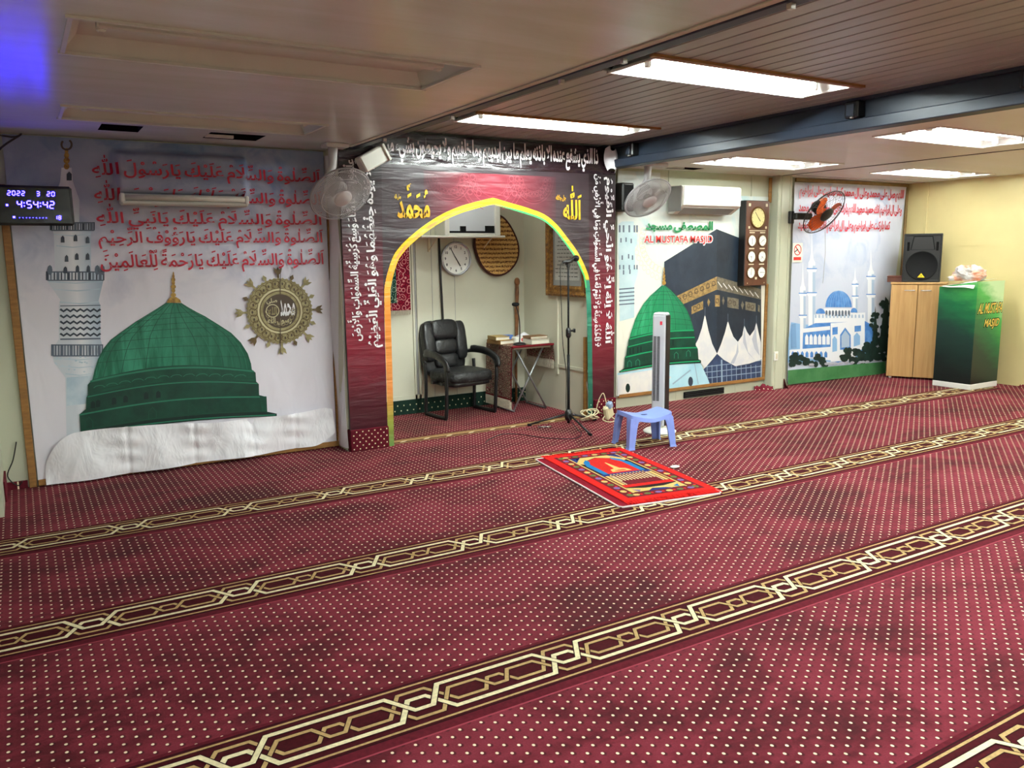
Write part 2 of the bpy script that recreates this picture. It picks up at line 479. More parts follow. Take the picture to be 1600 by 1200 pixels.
# the narrow gold edge of the niche carpet, along the arch
z = .0008
for k, (a, b, mat) in enumerate([(-.05, .13, 'band_plain'), (-.035, .10, 'band_gold'), (-.02, .012, 'band'), (.03, .034, 'band'), (.05, .054, 'band'), (.072, .085, 'band')]):
    q.use(M[mat]); q.quad((2.44, YA+.07+a, z+.0003*k), (4.42, YA+.07+a, z+.0003*k), (4.42, YA+.07+b, z+.0003*k), (2.44, YA+.07+b, z+.0003*k))
q.use(M['band_cream'])
for k in range(9):
    x = 2.55+.21*k; q.quad((x, YA+.06, z+.002), (x+.05, YA+.065, z+.002), (x+.085, YA+.10, z+.002), (x+.035, YA+.095, z+.002))
structure(q.build('floor', fix=False))

# ---- walls
q = mb(M['wallgreen']); q.bx(XF, 2.16, YW, YW+.08, 0, ZL+.1); q.bx(4.66, XE+.1, YW, YW+.08, 0, ZS+.1); q.bx(2.0, 4.8, YW-.01, YW+.04, 2.31, ZS+.2)
structure(q.build('wall_back'))
q = mb(M['yellow']); q.bx(XE, XE+.08, YB, YW+.1, 0, ZL+.1); structure(q.build('wall_right'))
q = mb(M['wallgreen']); q.bx(XF-.08, XF, YB, YW, 0, ZL+.1); structure(q.build('wall_left'))
q = mb(M['wallgreen']); q.bx(XF, XE, YB-.08, YB, 0, ZS+.2); structure(q.build('wall_rear'))
q = mb(M['wallgreen']); q.bx(XF, XL, 5.55, YW, 0, ZL); structure(q.build('wall_corner'))
q = mb(M['carpet']); q.bx(XL, XL+.012, 5.9, YW, 0, .13); q.bx(XL, -.06, YW-.02, YW, 0, .05); structure(q.build('baseboard_corner'))
q = mb(M['niche']); q.bx(2.10, 4.52, YN, YN+.06, 0, 2.42); q.use(M['niche']); structure(q.build('wall_niche_back'))
q = mb(M['niche']); q.bx(4.44, 4.52, YA+.04, YN, 0, 2.42); structure(q.build('wall_niche_right'))
q = mb(M['niche']); q.bx(2.10, 2.18, YA+.04, YN, 0, 2.42); structure(q.build('wall_niche_left'))
q = mb(M['niche']); q.bx(2.18, 4.44, YA+.05, YN, 2.33, 2.36); structure(q.build('ceiling_niche'))
M['green_skirt'] = plain('green_carpet_skirting', rgb(28, 48, 40), .9, .1, scale=30)
q = mb(M['green_skirt']); q.bx(2.18, 4.44, YN-.015, YN, 0, .14)
q.use(M['band_cream'])
for k in range(34):
    for r in range(2): q.bx(2.25+.065*k+.03*r, 2.259+.065*k+.03*r, YN-.017, YN-.015, .035+.05*r, .046+.05*r)
structure(q.build('baseboard_niche'))
q = mb(M['niche'])
for x in (3.19, 3.235): q.bx(x, x+.02, YN-.012, YN, .14, 2.3)
q.bx(2.7, 3.3, YN-.012, YN, .14, .18)
q.use(M['grey_plastic']); q.bx(3.215, 3.235, YN-.004, YN, .14, 2.3); q.bx(3.40, 3.404, YN-.003, YN, .14, 2.3); q.bx(3.645, 3.648, YN-.003, YN, .14, 2.3)
structure(q.build('trim_niche_back'))
q = mb(M['niche']); q.bx(4.425, 4.44, 6.50, 6.53, .35, 2.3); q.bx(4.428, 4.44, YA+.05, YN, .42, .45); structure(q.build('trim_niche_right'))
q = mb(M['wood_strip']); q.bx(4.40, 4.43, 6.02, 6.045, 0, .75); structure(q.build('trim_arch'))
# light steel post between the Kaaba banner and the mosque banner
q = mb(M['wallgreen']); q.bx(6.99, 7.20, 6.10, YW, 0, ZL, bevel=.01); q.bx(7.03, 7.035, 6.094, 6.10, 0, ZL); q.bx(7.16, 7.165, 6.094, 6.10, 0, ZL); structure(q.build('wall_post'))
q = mb(M['wallgreen']); q.bx(5.55, 5.58, YW-.008, YW, 2.1, ZL); q.bx(6.70, 6.73, YW-.008, YW, 2.0, ZL); q.bx(5.7, 5.703, YW-.003, YW, 0, .12); q.bx(6.55, 6.56, YW-.006, YW, 0, .12); structure(q.build('trim_back'))
# board joints on the yellow wall
q = mb(M['yellow']); q.bx(XE-.006, XE, YB, 4.55, 1.72, 1.728); q.bx(XE-.004, XE, 4.55, 6.2, 1.545, 1.55); q.bx(XE-.004, XE, 4.55, 4.555, 0, 2.3); q.bx(XE-.01, XE, 5.95, 5.97, 0, ZL); structure(q.build('trim_right'))
# curled carpet edges at the wall and at the post
def ragged(name, pts, h, seed):
    rr = random.Random(seed); q = mb(M['carpet'], True); n = 14; A, B = Vector(pts[0]), Vector(pts[1]); nrm = Vector((B-A)).cross(Vector((0, 0, 1))).normalized()
    vs = []; fs = []
    for i in range(n+1):
        p = A+(B-A)*i/n; hh = h*(.55+.6*rr.random())
        vs += [p+nrm*.05, p+nrm*.015+Vector((0, 0, hh*.45)), p-nrm*.004+Vector((0, 0, hh)), p-nrm*.012+Vector((0, 0, hh*.9)), p-nrm*.012+Vector((0, 0, 0))]
    for i in range(n):
        for k in range(4): fs.append((i*5+k, i*5+k+1, i*5+k+6, i*5+k+5))
    q.add(vs, fs); return structure(q.build(name))
ragged('baseboard_right', [(XE-.02, 4.72, 0), (XE-.02, 3.2, 0)], .035, 3)
ragged('baseboard_post', [(6.83, YW-.02, 0), (7.0, 6.09, 0)], .07, 4)
ragged('baseboard_post_right', [(7.18, 6.08, 0), (7.22, YW-.02, 0)], .11, 5)

# ---- ceilings
def holed(q, x0, x1, y0, y1, z, holes):
    xs = sorted({x0, x1, *[h[0] for h in holes], *[h[1] for h in holes]}); ys = sorted({y0, y1, *[h[2] for h in holes], *[h[3] for h in holes]})
    for i in range(len(xs)-1):
        for j in range(len(ys)-1):
            cx, cy = (xs[i]+xs[i+1])/2, (ys[j]+ys[j+1])/2
            if any(h[0] < cx < h[1] and h[2] < cy < h[3] for h in holes): continue
            q.quad((xs[i], ys[j], z), (xs[i], ys[j+1], z), (xs[i+1], ys[j+1], z), (xs[i+1], ys[j], z))
DEAD = [(.23, 1.76, 3.19, 3.74), (.29, 1.70, 4.99, 5.43)]
SLATLIT = [(2.79, 4.29, 3.23, 3.60), (2.79, 4.31, 5.02, 5.38), (2.79, 4.29, 1.43, 1.80), (2.79, 4.29, -.37, 0), (2.79, 4.29, -2.17, -1.8)]
RIGHTLIT = [(5.27, 6.62, 3.27, 3.77), (5.27, 6.62, 5.05, 5.60), (7.65, 9.05, 5.0, 5.49), (7.65, 9.05, 3.25, 3.75), (5.27, 6.62, 1.45, 1.95), (7.65, 9.05, 1.45, 1.95), (5.27, 6.62, -.4, .1), (7.65, 9.05, -.4, .1)]
SLOTS = [(.515, .745, 5.56, 5.83), (1.15, 1.50, 5.62, 5.90)]
RSLOTS = [(5.38, 5.75, 5.93, 6.08)]
q = mb(M['ceil_left']); holed(q, XF, 2.18, YB, YW, ZL, DEAD+SLOTS+[(.23, 1.76, -.45, .1), (.23, 1.76, -2.3, -1.75)]); q.use(M['gap']); q.bx(XF, 2.18, YB, YW, ZL+.16, ZL+.18)
q.use(M['ceil_left']); q.bx(2.165, 2.18, YB, YA, ZL, ZS)
structure(q.build('ceiling_left', fix=False))
q = MB(); q.use(M['slat']); P = .1138
for k in range(-6, 17):
    x0 = 2.848+P*k+.006; x1 = x0+P-.012; x0 = max(x0, 2.185); x1 = min(x1, 4.66)
    if x1 <= x0: continue
    cuts = sorted([(h[2], h[3]) for h in SLATLIT if h[0] < x1 and h[1] > x0]); y = YB
    for a, b in cuts+[(YA+.02, None)]:
        q.box(((x0+x1)/2, (y+a)/2, ZS+.008), (x1-x0, a-y, .016), bevel=.003)
        y = b
q.use(M['gap']); q.bx(2.16, 4.75, YB, YA+.04, ZS+.12, ZS+.14)  # dark sheet added above the slats to blacken gaps and block light
structure(q.build('ceiling_slats', fix=False))
q = mb(M['ceil_right']); holed(q, 4.74, XE, YB, YW, ZL, RIGHTLIT+RSLOTS); q.use(M['gap']); q.bx(4.74, XE, YB, YW, ZL+.16, ZL+.18)
q.use(M['gap']); q.bx(7.04, 7.055, YB, YW, ZL-.003, ZL); q.bx(7.04, XE, 6.0, 6.004, ZL-.002, ZL)
q.use(M['ceil_right']); q.bx(7.055, 7.09, YB, YW, ZL-.006, ZL)
structure(q.build('ceiling_right', fix=False))
# dark steel edge along the dropped ceiling, with screws
q = mb(M['steel']); q.bx(2.185, 2.25, YB, YA, ZL-.012, ZL+.02, bevel=.004); q.use(M['niche']); q.bx(2.15, 2.184, YB, YA-.1, ZL-.006, ZL-.001)
q.use(M['screw'])
for y in (5.3, 4.3, 3.2, 2.75, 1.9): q.bx(2.20, 2.222, y, y+.02, ZL-.03, ZL-.01)
structure(q.build('trim_1'))
# blue-grey steel beam
q = mb(M['steel']); q.bx(4.68, 4.74, YB, YW, ZL-.03, ZS+.02); q.bx(4.62, 4.745, YB, YW, ZL-.045, ZL+.025, bevel=.006); q.bx(4.64, 4.74, YB, YW, ZS-.02, ZS)
beam = structure(q.build('beam'))
for y in (5.62, 3.42, 2.35, .9):
    q = mb(M['black']); q.bx(4.60, 4.68, y, y+.10, ZL+.03, ZS-.02, bevel=.01); q.use(M['steel']); q.bx(4.585, 4.60, y+.02, y+.075, ZL+.04, ZS-.04, bevel=.004)
    q.use(M['screw']); q.bx(4.59, 4.61, y+.03, y+.045, ZL+.026, ZL+.035)
    q.build('beam_clip', beam)
# ---- recessed lamps
def troffer(name, label, r, z, lit, tubes, group, depth=.085, tube='tube'):
    x0, x1, y0, y1 = r; cx, cy = (x0+x1)/2, (y0+y1)/2; t = thing(name, label, 'ceiling light', (cx, cy, z), group=group)
    ax, ay = (x1-x0)/2, (y1-y0)/2; s = .05
    en = M['white_metal'] if lit else M['old_enamel']
    q = mb(en)
    o = [(-ax, -ay, 0), (ax, -ay, 0), (ax, ay, 0), (-ax, ay, 0)]; i = [(-ax+s, -ay+s, depth), (ax-s, -ay+s, depth), (ax-s, ay-s, depth), (-ax+s, ay-s, depth)]
    q.add(o+i, [(4, 5, 6, 7), (0, 1, 5, 4), (1, 2, 6, 5), (2, 3, 7, 6), (3, 0, 4, 7)])
    q.build('tray', t, fix=False)
    q = mb(en)
    for a in (-1, 1): q.bx(-ax-.015, ax+.015, a*ay-.008, a*ay+.008, -.01, .002); q.bx(a*ax-.008, a*ax+.008, -ay, ay, -.008, .002)
    q.build('rim', t)
    ys = [0] if tubes == 1 else [-.09, .09]
    for y in ys:
        if lit:
            q = mb(M[tube], True); q.tube([(-ax+.12, y, .035), (ax-.12, y, .035)], .016, 12); q.build('tube', t)
        for a in (-1, 1):
            q = mb(M['white_metal'] if lit else M['old_enamel']); q.box((a*(ax-.105), y if lit else -.115, .03), (.03, .035, .07), bevel=.006); q.build('tube_holder', t)
    if not lit:
        q = mb(en); q.bx(-ax+.09, ax-.09, -.15, -.085, .004, depth, bevel=.006); q.build('ballast', t); q = mb(M['gap']); q.bx(-ax+.13, ax-.13, -.085, -.07, .022, .04); q.build('shadow_line', t); return t  # dark strip painted as the shadow line along the ballast
    q = mb(en); q.bx(-ax+.1, ax-.1, -ay*.45, ay*.45 if tubes == 2 else -ay*.1, depth-.03, depth, bevel=.008); q.build('ballast', t)
    return t
for k, (r, l) in enumerate(zip(SLATLIT, ['lit single-tube lamp in the slatted ceiling, the larger one nearer the camera', 'lit single-tube lamp in the slatted ceiling directly in front of the arch'])):
    t = troffer('ceiling_light', l, r, ZS, True, 1, 'recessed lamps in the slatted ceiling')
    q = mb(M['wood_strip']); q.bx(-.81, .80, -.235, -.205, -.014, .0); q.build('edge_batten', t, label='brown batten along the lamp edge')
for k, (r, l) in enumerate(zip(SLATLIT[2:], ['unseen lit lamp in the slatted ceiling above the camera', 'unseen lit lamp in the slatted ceiling behind the camera', 'unseen lit lamp in the slatted ceiling at the rear wall'])):
    troffer('ceiling_light', l, r, ZS, True, 1, 'recessed lamps in the slatted ceiling')  # out-of-view lamps continue the row, added for their light
for r, l in zip(RIGHTLIT, ['bright recessed lamp cut by the right edge of the picture, beside the steel beam', 'bright recessed lamp in front of the air conditioner', 'bright recessed lamp nearest the yellow wall, before the mosque banner', 'bright recessed lamp nearest the yellow wall, out at the right', 'unseen bright recessed lamp in the second row back, by the beam', 'unseen bright recessed lamp in the second row back, by the yellow wall', 'unseen bright recessed lamp in the rear row, by the beam', 'unseen bright recessed lamp in the rear row, by the yellow wall']):
    troffer('ceiling_light', l, r, ZL, True, 2, 'recessed lamps in the right ceiling', .06, 'tube_right')  # the rows farther back are out of view, added for their light
for r, l in zip([(.23, 1.76, -.45, .1), (.23, 1.76, -2.3, -1.75)], ['added unseen lamp in the left ceiling just behind the camera', 'added unseen lamp in the left ceiling by the rear wall']):
    troffer('ceiling_light', l, r, ZL, True, 2, 'added unseen lamps in the left ceiling', .06, 'tube')  # both unseen, added to lift the dim left side
troffer('ceiling_light', 'added unseen lamp in the niche ceiling behind the top of the arch', (2.75, 4.05, 6.25, 6.55), 2.275, True, 1, None, .05, 'tube_niche')  # unseen lamp added to brighten the niche
for r, l in zip(DEAD, ['large unlit recessed lamp tray in the left ceiling, nearer the camera', 'narrow unlit recessed lamp tray in the left ceiling, close above the white-domed banner wall']):
    troffer('ceiling_light', l.replace('white-domed', 'green dome'), r, ZL, False, 1, 'unlit recessed lamps in the left ceiling', .06)
# ---- open slots in the ceilings
for r, l in zip(SLOTS+RSLOTS, ['open dark slot in the left ceiling above the minaret', 'open dark slot in the left ceiling above the red writing', 'open dark slot in the ceiling above the air conditioner']):
    q = mb(M['void']); x0, x1, y0, y1 = r
    o = [(x0, y0, ZL), (x1, y0, ZL), (x1, y1, ZL), (x0, y1, ZL)]; i = [(a, b, ZL+.14) for a, b, c in o]
    q.add(o+i, [(4, 5, 6, 7), (0, 1, 5, 4), (1, 2, 6, 5), (2, 3, 7, 6), (3, 0, 4, 7)])
    if x0 > 1: q.use(M['white_metal']); q.bx(x0+.01, x0+(x1-x0)*.55, y1-.05, y1-.02, ZL+.002, ZL+.02)
    tag(q.build('ceiling_vent', origin=((x0+x1)/2, (y0+y1)/2, ZL), fix=False), l, 'vent', 'open ceiling slots')
# ================================================================= PRINTED BANNERS
def sky_print(name, top, low, cloud, zlo, zhi, strength=.3, amount=.6):
    t = NT(name); X, Y, Z = t.xyz()
    n = t.noise(1.8, 5, .6, dist=.6)
    g = t.mr(t.math('ADD', Z, t.math('MULTIPLY', t.math('SUBTRACT', n, .5), 1.2)), zlo, zhi)
    c = t.mix(g, low, top)
    c = t.mix(t.math('MULTIPLY', t.mr(t.noise(2.6, 5, .6, dist=1.0), .5, .66), t.math('MULTIPLY', g, amount)), c, cloud)
    t.set(c, .42, .4); folds(t, strength); return t.m
def dome_print(name, lo, hi, dark, x0, x1):
    t = NT(name); X, Y, Z = t.xyz()
    n = t.noise(9, 5, .65, vec=t.mapped((1.6, 1, .22)), dist=.4)
    c = t.mix(t.mr(n, .4, .66), lo, hi)
    c = t.mix(t.mr(t.math('ADD', X, t.math('MULTIPLY', t.math('SUBTRACT', n, .5), .8)), x0, x1, 0, .8), c, dark)
    t.set(c, .42, .4); folds(t, .25); return t.m
PR = {}
def pr(name, r, g, b, r2=None, g2=None, b2=None, scale=10, rough=.42, stretch=(1, 1, 1)):
    if name not in PR: PR[name] = cloth('print_'+name, rgb(r, g, b), rough, rgb(r2, g2, b2) if r2 is not None else None, scale, .25, stretch)
    return PR[name]
pr('white', 236, 236, 238); pr('pale', 205, 214, 224, 225, 228, 234); pr('paleblue', 176, 198, 214, 200, 214, 226); pr('ink', 52, 62, 78); pr('slate', 92, 104, 122)
pr('red', 186, 24, 52); pr('gold', 186, 150, 70, 130, 92, 34, 30); pr('brass', 168, 158, 116, 132, 120, 80, 22); pr('brassdark', 92, 74, 44); pr('brasslight', 206, 198, 158); pr('umber', 74, 60, 48)
pr('g_dark', 4, 52, 40, 6, 66, 50, 9); pr('g_mid', 6, 76, 56, 5, 60, 46, 9); pr('g_line', 34, 116, 90); pr('g_deep', 3, 36, 30); pr('g_light', 70, 160, 126)

def wooden_frame(parent, segs, mat=None):
    for a, b, wd in segs:
        A, B = Vector(a), Vector(b); d = (B-A); L = d.length; q = mb(mat or M['wood_strip'])
        M4 = Matrix.Translation((A+B)/2) @ Matrix.Rotation(-math.atan2(d.z, d.x), 4, 'Y')
        q.box((0, 0, 0), (L, .022, wd), M4=M4, bevel=.003); o = q.build('frame_strip', parent)
        if parent: o.location = Vector(o.location)-Vector(parent.location)
def locals_(ob, parent):
    ob.parent = parent; ob.location = Vector(ob.location)-Vector(parent.location); return ob

# ---------------------------------------------------------------- green dome banner, left
def sstep(a, b, x):
    t = max(0, min(1, (x-a)/(b-a))); return t*t*(3-2*t)
def bulge(x, z, y): return y-.10*sstep(.60, .64, x)*(1-sstep(1.46, 1.50, x))*sstep(1.945, 1.96, z)*(1-sstep(2.2, 2.22, z))
def draw_dome(A, prof_l, prof_r, apex_l, apex_r, tiers, base, mats, ribs, dark=None):
    A.nl(); body = [apex_l]+prof_l+prof_r[::-1]+[apex_r]
    A.px(body, mats[0])
    A.nl()
    n = len(prof_l)
    def at(P, t):
        f = t*(len(P)-1); i = min(int(f), len(P)-2); u = f-i
        return (P[i][0]*(1-u)+P[i+1][0]*u, P[i][1]*(1-u)+P[i+1][1]*u)
    for k in range(1, ribs):
        s = .5-.5*math.cos(PI*k/ribs); pts = []
        for j in range(13):
            a = at([apex_l]+prof_l, j/12); b = at([apex_r]+prof_r, j/12)
            sag = math.sin(PI*s)*-.045*(b[0]-a[0])*(j/12)
            pts.append((a[0]*(1-s)+b[0]*s, a[1]*(1-s)+b[1]*s-sag*.0+math.sin(PI*s)*(-6)*(j/12)))
        A.pxl(pts, .0035, PR['g_mid'] if k % 2 else PR['g_line'])
    for j in (2, 3, 4, 5, 6.5, 8, 9.5):
        a = at([apex_l]+prof_l, j/12); b = at([apex_r]+prof_r, j/12)
        A.pxl([(a[0]*(1-s)+b[0]*s, a[1]*(1-s)+b[1]*s-math.sin(PI*s)*6*j/12) for s in [i/14 for i in range(15)]], .003, PR['g_mid'])
    for (poly, mat, lines) in tiers:
        A.nl(); A.px(poly, mat); A.nl()
        for ln, wd, lm in lines: A.pxl(ln, wd, lm)
def arc(p, q, sag, n=14):
    return [(p[0]+(q[0]-p[0])*i/n, p[1]+(q[1]-p[1])*i/n-sag*math.sin(PI*i/n)) for i in range(n+1)]

A = Art(YW-.03)
m_sky = sky_print('print_sky_left', rgb(132, 146, 180), rgb(226, 222, 232), rgb(84, 112, 164), 1.3, 2.3, .35, .75)
A.use(m_sky, True)
A.grid(110, 110, lambda u, v: Vector((0.0+2.075*u, bulge(2.075*u, .03+2.26*v, A.Y), .03+2.26*v)))
A.front = bulge
# minaret
t_ = NT('print_minaret'); t_.set(t_.ramp(t_.mr(t_.xyz()[0], -.80, -.50), [(.1, rgb(206, 212, 222)), (.35, rgb(232, 234, 240)), (.6, rgb(196, 208, 222)), (.95, rgb(150, 172, 194))]), .42, .4); folds(t_, .3); m_min = t_.m
A.nl(); A.px([(96, 262), (112, 262), (114, 284), (124, 312), (124, 350), (146, 352), (142, 366), (142, 424), (162, 428), (161, 440), (154, 470), (157, 478), (157, 530), (162, 548), (158, 566), (146, 584), (146, 676), (104, 683), (102, 590), (84, 566), (80, 548), (92, 530), (92, 478), (94, 468), (74, 440), (74, 428), (86, 424), (84, 366), (80, 352), (86, 350), (84, 312), (94, 284)], m_min)
A.nl()
for yy, xa, xb in ((366, 84, 142), (384, 88, 140), (440, 76, 160), (452, 84, 157), (472, 93, 155), (560, 84, 160), (572, 92, 154), (584, 102, 146)): A.pxl([(xa, yy), ((xa+xb)/2, yy+2.5), (xb, yy-.5)], .006, PR['paleblue'])
A.px([(104, 590), (144, 586), (145, 630), (104, 634)], PR['paleblue'])
A.nl()
for y0, y1, x0, x1 in ((347, 360, 80, 147), (424, 438, 74, 162), (538, 556, 82, 160)):
    n = 16
    for k in range(n+1):
        x = x0+(x1-x0)*k/n; A.pxl([(x, y0), (x, y1)], .008 if k % 3 else .016, PR['slate'] if y0 > 500 or k % 2 else PR['ink'])
    A.pxl([(x0, y0+1), (x1, y0+1)], .008, PR['slate']); A.pxl([(x0, y1), (x1, y1)], .008, PR['slate'])
for r in range(5):
    y = 484+9.5*r; A.pxl([(94+63*k/12, y+(2.5 if k % 2 else -1)) for k in range(13)], .014, PR['ink'])
A.pxl([(94, 478), (157, 477)], .006, PR['slate']); A.pxl([(94, 530), (157, 529)], .01, PR['slate'])
for x, y in ((98, 374), (118, 372), (137, 375), (104, 404), (120, 401), (137, 401), (102, 422), (121, 420), (138, 420)): A.px([(x-3, y+5), (x+3, y+5), (x+2.5, y-3), (x, y-6), (x-2.5, y-3)], PR['ink'])
A.px([(104, 282), (112, 282), (112, 272), (108, 268), (104, 272)], PR['ink'])
for y, r in ((260, 4.5), (251, 5), (243, 4), (236, 3)): A.px(ellipse(104, y, r, 5, 10), PR['gold'])
A.pxl([(104+8*math.cos(q), 226+8*math.sin(q)) for q in [-2.2+4.9*k/12+1.2 for k in range(13)]], .012, PR['umber'])
for x in (78, 152, 160): A.px(ellipse(x, 422, 4, 8, 8), PR['slate'])
for k in range(22):
    x = 84+76*random.random(); y = 556+26*random.random(); A.px(ellipse(x, y, 2, 1.3, 6), PR['paleblue'])
# dome
L = [(235, 488.7), (211.5, 502.8), (190, 518), (172.5, 531), (161.7, 544), (153, 561), (147.6, 578.6), (144.3, 592.7)]
Rr = [(300, 484), (320, 494), (341, 507), (361, 520), (376, 535), (387, 552.6), (392, 568), (393.4, 578)]
dm = dome_print('print_dome_left', rgb(6, 96, 70), rgb(52, 142, 112), rgb(3, 58, 44), -.15, .62)
t1 = [(137, 601)]+arc((144.3, 592.7), (393.4, 577.5), 14)+[(399, 582), (400, 597)]+arc((137, 619), (400, 598), 11)[::-1]
t2 = [(135, 621)]+arc((137, 617), (400, 596), 11)+[(404, 600), (404.5, 617)]+arc((134, 640), (404.5, 617.5), 9)[::-1]
t3 = [(124, 647)]+arc((134, 639), (404.5, 617), 9)+[(416, 620), (417, 644)]+arc((126, 676), (417, 644), 7)[::-1]
t4 = [(102, 683)]+arc((126, 674), (417, 643), 7)+[(432, 646), (432, 649)]+arc((103, 686), (432, 650), 7)[::-1]
draw_dome(A, L, Rr, (260, 473), (283, 473.5), [
    (t1, PR['g_mid'], [(arc((141, 596), (396, 580), 13), .012, PR['g_line']), (arc((138, 612), (399, 592), 12), .004, PR['g_dark'])]),
    (t2, PR['g_dark'], [(arc((136, 620), (402, 599), 11), .008, PR['g_line'])]),
    (t3, PR['g_dark'], [(arc((124, 648), (416, 620), 9), .01, PR['g_line']), (arc((126, 672), (416, 642), 7), .006, PR['g_mid'])]),
    (t4, PR['g_deep'], [(arc((104, 682), (430, 648), 7), .008, PR['g_line'])])], None, [dm], 18)
A.nl()
for k in range(12):      # arcade on the drum
    x = 146+20*k; y = 606-1.3*k-math.sin(PI*k/12)*9; A.pxl([(x, y), (x+4, y-3), (x+9, y-4), (x+14, y-4), (x+18, y-1.5)], .004, PR['g_line'])
for x, y in ((145, 632), (153, 630), (178, 626), (196, 623), (228, 618), (247, 616)):
    A.px([(x-3.5, y+6), (x+3.5, y+5), (x+3.5, y-3), (x, y-6), (x-3.5, y-3)], PR['g_deep'])
for x, y in ((139, 660), (178, 654), (238, 645), (300, 641)):
    A.pxl([(x-6, y+9), (x-6, y-2), (x, y-9), (x+6, y-2), (x+6, y+8)], .006, PR['g_mid'])
A.px([(405, 618), (416, 620), (417, 643), (409, 643)], PR['g_mid'])
# finial
A.px([(260, 473), (262, 468), (267, 464), (275, 464), (281, 468), (283, 473)], PR['gold'])
A.nl()
for y, r in ((461, 4.2), (454, 3), (448, 4), (442, 2.6), (437, 3), (432, 2), (428, 1.2)): A.px(ellipse(270.5, y, r, 3.6, 12), PR['gold'])
# medallion
cx, cz = 1.679, 1.103
A.nl()
for k in range(16):
    a = 2*PI*k/16+PI/2; big = k % 2 == 0; r0 = .243; h = .085 if big else .05; wd = .030 if big else .018
    u = Vector((math.cos(a), math.sin(a))); v = Vector((-u.y, u.x)); c = Vector((cx, cz))
    if big: P = [c+u*r0+v*wd*.25, c+u*(r0+h*.35)+v*wd*.25, c+u*(r0+h*.55)+v*wd*.8, c+u*(r0+h)+v*wd*1.1, c+u*(r0+h*.8)+v*wd*.3, c+u*(r0+h*1.05), c+u*(r0+h*.8)-v*wd*.3, c+u*(r0+h)-v*wd*1.1, c+u*(r0+h*.55)-v*wd*.8, c+u*(r0+h*.35)-v*wd*.25, c+u*r0-v*wd*.25]
    else: P = [c+u*r0+v*wd*.2, c+u*(r0+h*.5)+v*wd*.9, c+u*(r0+h), c+u*(r0+h*.5)-v*wd*.9, c+u*r0-v*wd*.2]
    A.poly([(p.x, p.y) for p in P], PR['brass' if k % 3 else 'brassdark'])
A.nl(); A.poly([(cx+(.246+.005*math.cos(k*PI))*math.cos(2*PI*k/96), cz+(.246+.005*math.cos(k*PI))*math.sin(2*PI*k/96)) for k in range(96)], PR['brass'])
A.nl(); A.ring(cx, cz, .236, .239, PR['brassdark'], 64)
for k in range(26):
    a = 2*PI*k/26; px_, pz_ = cx+.2*math.cos(a), cz+.2*math.sin(a)
    A.ring(px_, pz_, .027, .031, PR['brassdark'], 18); A.ell(px_+.006*math.cos(a*5), pz_+.006*math.sin(a*5), .007, .011, PR['umber'], 10)
    a += PI/26; A.line([(cx+r*math.cos(a+d), cz+r*math.sin(a+d)) for r, d in ((.172, -.05), (.19, .05), (.21, -.04), (.228, .05))], .005, PR['brassdark'])
A.nl(); A.ring(cx, cz, .155, .168, PR['brasslight'], 56); A.ring(cx, cz, .147, .155, PR['brassdark'], 56)
A.nl(); A.ell(cx, cz, .147, .147, PR['brass'], 48); A.nl(); A.ell(cx, cz, .128, .128, PR['umber'], 44)
A.nl()
A.glyphs(arabic('محمد', .02), PR['white'], cx-.005, cx+.112, cz-.04, cz+.085)
A.glyphs(arabic('رسول الله', .015), PR['brasslight'], cx-.10, cx+.08, cz-.10, cz-.045)
A.glyphs(arabic('صلى', .02), PR['brasslight'], cx-.10, cx-.02, cz+.055, cz+.10)
A.ring(cx-.058, cz+.005, .044, .050, PR['brasslight'], 26)
A.glyphs(arabic('الله', .02), PR['brass'], cx-.09, cx-.027, cz-.025, cz+.035)
for k in range(12):
    a = PI+PI*k/11; A.ring(cx+.098*math.cos(a), cz+.098*math.sin(a), .012, .016, PR['brass'], 10)
A.nl(); A.line([(cx+.018, cz+.325), (cx+.004, cz+.1), (cx-.006, cz-.1), (cx-.018, cz-.325)], .006, PR['umber'])
# five lines of red writing
SAL = 'اَلصَّلٰوةُ وَالسَّلَامُ عَلَيْكَ '
for zc, tail in ((2.107, 'يَارَسُوْلَ اللّٰهِ'), (1.943, 'يَاحَبِيْبَ اللّٰهِ'), (1.79, 'يَانَبِيَّ اللّٰهِ'), (1.64, 'يَارَؤُوْفُ الرَّحِيْمِ'), (1.49, 'يَارَحْمَةً لِّلْعَالَمِيْنَ')):
    A.glyphs(arabic(SAL+tail, .018), PR['red'], .49, 2.035, zc-.088, zc+.082)
o = A.build('dome_banner', origin=(1.03, YW, 0), fix=False)
tag(o, 'wall banner with a big green dome, a minaret and five lines of red Arabic writing', 'banner')
for s in (((-.03, YW-.02, .0), (-.03, YW-.02, 1.98), .045), ((2.10, YW-.02, .04), (2.10, YW-.02, 1.86), .04), ((.0, YW-.035, .028), (2.09, YW-.035, .028), .04)):
    q = MB(); A0, B0 = Vector(s[0]), Vector(s[1]); d = B0-A0
    q.use(M['wood_strip']); q.box((0, 0, 0), (d.length, .022, s[2]), M4=Matrix.Translation((A0+B0)/2) @ Matrix.Rotation(-math.atan2(d.z, d.x), 4, 'Y'), bevel=.003)
    c = q.build('frame_strip', o, label='thin brown wooden strip'); c.location = -Vector(o.location)
